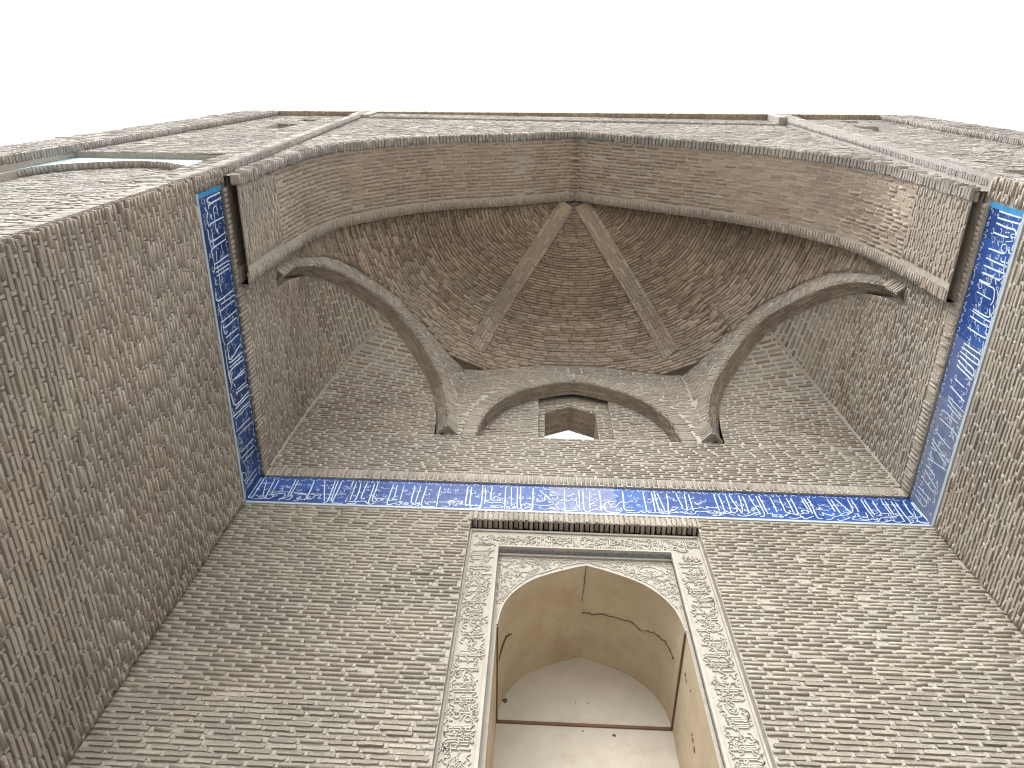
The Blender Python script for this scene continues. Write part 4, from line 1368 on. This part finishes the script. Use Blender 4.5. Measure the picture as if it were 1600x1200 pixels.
# ------------------------------------------------------------------ portal front (spandrel wall, frame and cornice)
def x_strip(z, left):
    """the opening's outer edge opens out a little towards the top"""
    return np.interp(z, [8.2, Z_MOLD], [XL, -3.93]) if left else np.interp(z, [8.2, Z_MOLD], [XR, 5.18])
front = thing('facade_wall', 'flat brick spandrel wall above the great arch with its rowlock frame and cornice', 'wall', (XC, Y_C, 14))
AR_X, AR_Z = ARCH[:, 0], ARCH[:, 1]
kA = int(np.argmax(AR_Z))
def iv_span(z):
    l, r = x_strip(z, True), x_strip(z, False)
    if z >= AR_Z[kA]:
        return [(l, r)]
    xa = np.interp(z, AR_Z[:kA + 1], AR_X[:kA + 1])
    xb = np.interp(-z, -AR_Z[kA:], AR_X[kA:])
    return [(l, xa), (xb, r)]
YS = Y_C + .012
mb = MB()
plate(mb, (0, YS, 0), X3, Z3, Z_SPR, Z_MOLD, iv_span, .06)
YF = 1.165
plate(mb, (0, YF, 0), X3, Z3, Z_MOLD, Z_TOP, lambda z: [(x_strip(Z_MOLD, True) - .1, x_strip(Z_MOLD, False) + .1)], 1)
mb.face((x_strip(Z_MOLD, True), YF, Z_MOLD), (x_strip(Z_MOLD, False), YF, Z_MOLD), (x_strip(Z_MOLD, False), YS, Z_MOLD), (x_strip(Z_MOLD, True), YS, Z_MOLD))
for left in (True, False):
    zs = np.linspace(Z_SPR, Z_MOLD, 12)
    mb.grid([[(x_strip(z, left), y_front(x_strip(z, left)), z) for z in zs], [(x_strip(z, left), YS, z) for z in zs]])
mb.build('mortar_bed', MO_FRONT, front)
B = Bricks()
lay_plane(B, (0, YS, 0), X3, Z3, -Y3, Z_SPR + .3, Z_MOLD, iv_span, protr=.010)
lay_plane(B, (0, YF, 0), X3, Z3, -Y3, Z_MOLD + .02, Z_TOP, lambda z: [(x_strip(Z_MOLD, True), x_strip(Z_MOLD, False))], protr=.006)
walk(B, [(x_strip(Z_MOLD, True) + .02, (YF + YS) / 2, Z_MOLD), (x_strip(Z_MOLD, False) - .02, (YF + YS) / 2, Z_MOLD)], lambda P: -Z3, L=.05, joint=.012, H=.05, protr=.008)
B.finish(front, BR_PALE)
for left in (True, False):
    B = Bricks()
    s = 1 if left else -1
    pts = [(x_strip(z, left), (y_front(x_strip(z, left)) + YS) / 2, z) for z in np.linspace(Z_SPR + .05, Z_MOLD - .03, 30)]
    walk(B, pts, lambda P: X3 * s, L=.045, joint=.011, H=.065, protr=.010, rot=.04)
    B.finish(front, BR_PALE, single=60, name='frame_brick', mass='frame_brick_field')
mb = MB()
xa, xb = -6.05, 7.49
c0, c1 = x_strip(Z_MOLD, True) - .25, x_strip(Z_MOLD, False) + .25
def cornice_box(x0, x1, yb):
    pts = [(x0, y_front(x0), Z_TOP), (x1, y_front(x1), Z_TOP), (x1, yb, Z_TOP), (x0, yb, Z_TOP)]
    mb.slab(pts, -Z3, .35)
cornice_box(xa, xb, 1.7)
cor = mb.build('cornice', MO_VAULT, front)
mb = MB()
for x0, x1 in ((c0, c0 + .42), (c1 - .42, c1)):          # strips rising from the frame into the cornice
    mb.slab([(x0, y_front(x0), Z_MOLD + .02), (x1, y_front(x1), Z_MOLD + .02), (x1, YF, Z_MOLD + .02), (x0, YF, Z_MOLD + .02)], -Z3, Z_TOP - Z_MOLD - .02)
mb.build('frame_strip', MO_SIDE, front)
B = Bricks()
walk(B, [(xa + .02, y_front(xa) + .045, Z_TOP), (xb - .02, y_front(xb) + .045, Z_TOP)], lambda P: -Z3, L=.05, joint=.011, H=.10, protr=.008, depth=.05)
B.finish(cor, BR_VAULT, single=200)

# ------------------------------------------------------------------ piers left and right of the opening
def pier(left):
    lab = 'front pier with an arched recess of pale turquoise tiles, beside the shaded side wall' if left else 'front pier beside the lighter side wall, with one large black scaffold hole'
    s = -1 if left else 1
    root = thing('portal_pier', lab, 'pier', (-5.0 if left else 6.2, 1.2, ZG), 'piers flanking the portal opening')
    XI = XL if left else XR
    def xi(z):
        return XI if z < 8.2 else float(x_strip(min(z, Z_MOLD), left))
    def xo(z):        # inner edge of the outer pilaster
        return float(np.interp(z, [8.8, 17.5], [-6.54, -6.05])) if left else float(np.interp(z, [8.8, 17.5], [7.40, 7.49]))
    def yp(x):
        return y_front(x) + .11
    def srt(a, b):
        return (a, b) if a < b else (b, a)
    # recessed tile niche in the pier
    rx0, rx1 = (-6.47, -4.30) if left else (5.52, 7.42)
    rzt, rza, rzs = (10.26, 10.04, 8.95) if left else (9.30, 9.10, 8.05)
    rc = (rx0 + rx1) / 2
    hw = (rx1 - rx0) / 2 - .05
    RT = np.array(smooth([(0, rza), (.3, rza - .08), (.6, rza - .26), (.85, rza - .5), (.96, rza - .75), (1, rzs)], 4))
    def rw(z):
        return hw * float(np.interp(-z, -RT[:, 1], RT[:, 0])) if z > rzs else hw
    holes = [(-5.30, -4.88, 14.2, 15.3), (-5.15, -4.78, 15.9, 16.5)] if left else [(6.20, 6.72, 14.3, 15.7), (6.43, 6.86, 16.6, 17.15)]
    def iv_panel(z):
        lo, hi = srt(xi(z), xo(z))
        iv = [(lo, hi)]
        if z < rzt:
            iv = [(lo, rx0), (rx1, hi)]
        for a, b, z0, z1 in holes:
            if z0 < z < z1:
                iv = [(lo, a), (b, hi)]
        return [q for q in iv if q[1] - q[0] > .01]
    um = unit((1, -.0105, 0))
    yb = y_front(0) + .11
    mb = MB()
    O = (0, yb, 0)
    plate(mb, O, um, Z3, ZG, Z_TOP, iv_panel, .06)
    for a, b, z0, z1 in holes:
        ya = yp((a + b) / 2) + .001
        mh = MB()
        for q in (((a, z0), (b, z0)), ((b, z0), (b, z1)), ((b, z1), (a, z1)), ((a, z1), (a, z0))):
            (p0, q0), (p1, q1) = q
            mh.face((p0, ya, q0), (p1, ya, q1), (p1, ya + .46, q1), (p0, ya + .46, q0))
        mh.face((a, ya + .46, z0), (b, ya + .46, z0), (b, ya + .46, z1), (a, ya + .46, z1))
        mh.build('scaffold_hole', MO_SIDE, root)
    # inner edge strip standing proud of the panel
    zs = np.linspace(ZG, Z_TOP, 60)
    inner = lambda z: xi(z) + s * .16
    mb.grid([[(xi(z), y_front(xi(z)), z) for z in zs], [(inner(z), y_front(inner(z)), z) for z in zs], [(inner(z), yp(inner(z)), z) for z in zs]])
    yt = yp(rc)
    mb.build('mortar_bed', MO_FRONT, root)
    mb = MB()
    mb.face((rx0, yt, rzt), (rx1, yt, rzt), (rx1, yt + .075, rzt), (rx0, yt + .075, rzt))
    for x in (rx0, rx1):
        mb.face((x, yt, ZG), (x, yt + .075, ZG), (x, yt + .075, rzt), (x, yt, rzt))
    cv = [(rc - a * hw, z) for a, z in RT[::-1]] + [(rc + a * hw, z) for a, z in RT[1:]]
    mb.grid([[(x, yt + .075, z) for x, z in cv], [(x, yt + .175, z) for x, z in cv]])
    plate(mb, (0, yt + .175, 0), X3, Z3, ZG, rza, lambda z: [(rc - rw(z), rc + rw(z))], .06)
    plate(mb, (0, yt + .075, 0), X3, Z3, ZG, rzs, lambda z: [(rx0, rc - hw), (rc + hw, rx1)], 9)
    for x in (rc - hw, rc + hw):
        mb.face((x, yt + .075, ZG), (x, yt + .175, ZG), (x, yt + .175, rzs), (x, yt + .075, rzs))
    mb.build('recess', MO_SIDE, root)
    mb = MB()
    plate(mb, (0, yt + .072, 0), X3, Z3, rzs, rza, lambda z: [(rx0, rc - rw(z)), (rc + rw(z), rx1)], .04)
    plate(mb, (0, yt + .072, 0), X3, Z3, rza, rzt, lambda z: [(rx0, rx1)], .3)
    mb.build('tile_spandrel', TURQ_PALE, root)
    B = Bricks()
    plugs = []
    n = unit((-.0105, -1, 0))
    def iv_b(z):
        return [(a + (.0 if not left else 0), b) for a, b in iv_panel(z)]
    def clip(z):
        out = []
        e = inner(z)
        for a, b in iv_panel(z):
            if left:
                b = min(b, e)
            else:
                a = max(a, e)
            if b - a > .06:
                out.append((a, b))
        return out
    lay_plane(B, O, um, Z3, n, 4.0, Z_TOP, clip, protr=.012)
    lay_plane(B, (0, yt + .175, 0), X3, Z3, -Y3, 4.0, rza, lambda z: [(rc - rw(z), rc + rw(z))], protr=.012, plugs=plugs)
    k = 0
    z = 2.0
    while z < Z_TOP:                                   # edge bricks of the strip, alternating
        a, b = srt(xi(z), inner(z))
        xm = (a + b) / 2
        B.add((xm, y_front(xm), z), um, Z3, n, (b - a) * .97, .042 * R.uniform(.88, 1.1), .011 + R.uniform(-.003, .004))
        z += .0545
    walk(B, [(x, yt + .12, z) for x, z in cv], lambda P: unit((rc - P[0], 0, 8.2 - P[2])), L=.05, joint=.01, H=.09, protr=.01)
    B.finish(root, BR_PALE)
    plug_mesh(plugs, root, MO_FRONT)
    # outer pilaster
    mb = MB()
    zs = np.linspace(ZG, Z_TOP + .35, 40)
    w = .75
    rows = []
    for z in zs:
        x = xo(z)
        xx = x + s * w
        rows.append([(x, yp(x) + .05, z), (x, y_front(x), z), (xx, y_front(xx), z), (xx, y_front(xx) + .9, z)])
    mb.grid(rows)
    mb.face(*[rows[-1][i] for i in range(4)])
    pil = mb.build('pilaster', MO_FRONT, root)
    B = Bricks()
    pts = [(xo(z), y_front(xo(z)) + .055, z) for z in np.linspace(4, Z_TOP, 40)]
    walk(B, pts, lambda P: -X3 * s, L=.045, joint=.011, H=.10, protr=.010, rot=.03)
    z = 4.0
    while z < Z_TOP:
        x0, x1 = srt(xo(z), xo(z) + s * w)
        lay_plane(B, (0, y_front(0), 0), um, Z3, n, z, z + .056, lambda q: [(x0, x1)], protr=.010)
        z += .0545
    B.finish(pil, BR_PALE, single=150)
    return root
pier(True)
pier(False)

# ------------------------------------------------------------------ masonry mass behind the faces
mass = MB()
mass.box(-9, XL - .09, 1.75, 7.5, ZG, Z_TOP)
mass.box(XR + .09, 11, 1.75, 7.5, ZG, Z_TOP)
mass.box(-9, -6.9, 1.5, 7.5, ZG, Z_TOP)
mass.box(XL - .09, XR + .09, NB + .05, 7.5, ZG, 8.9)
mass.box(XL - .09, XR + .09, 5.33, 7.5, 8.75, 9.1)
mass.box(XL - .09, WO0 - .01, 5.35, 5.74, 9.0, Z_TOP)
mass.box(WO1 + .01, XR + .09, 5.35, 5.74, 9.0, Z_TOP)
mass.box(WO0 - .02, WO1 + .02, 5.36, 5.73, WOA + .03, Z_TOP)
mass.box(WO0 - .02, WO1 + .02, 5.36, 5.73, 9.0, Z_LEDGE - .01)
mass.box(-9, 11, 1.62, 5.9, 17.0, Z_TOP)
mo = mass.build('masonry_core', MO_SIDE)
mo['kind'] = 'structure'
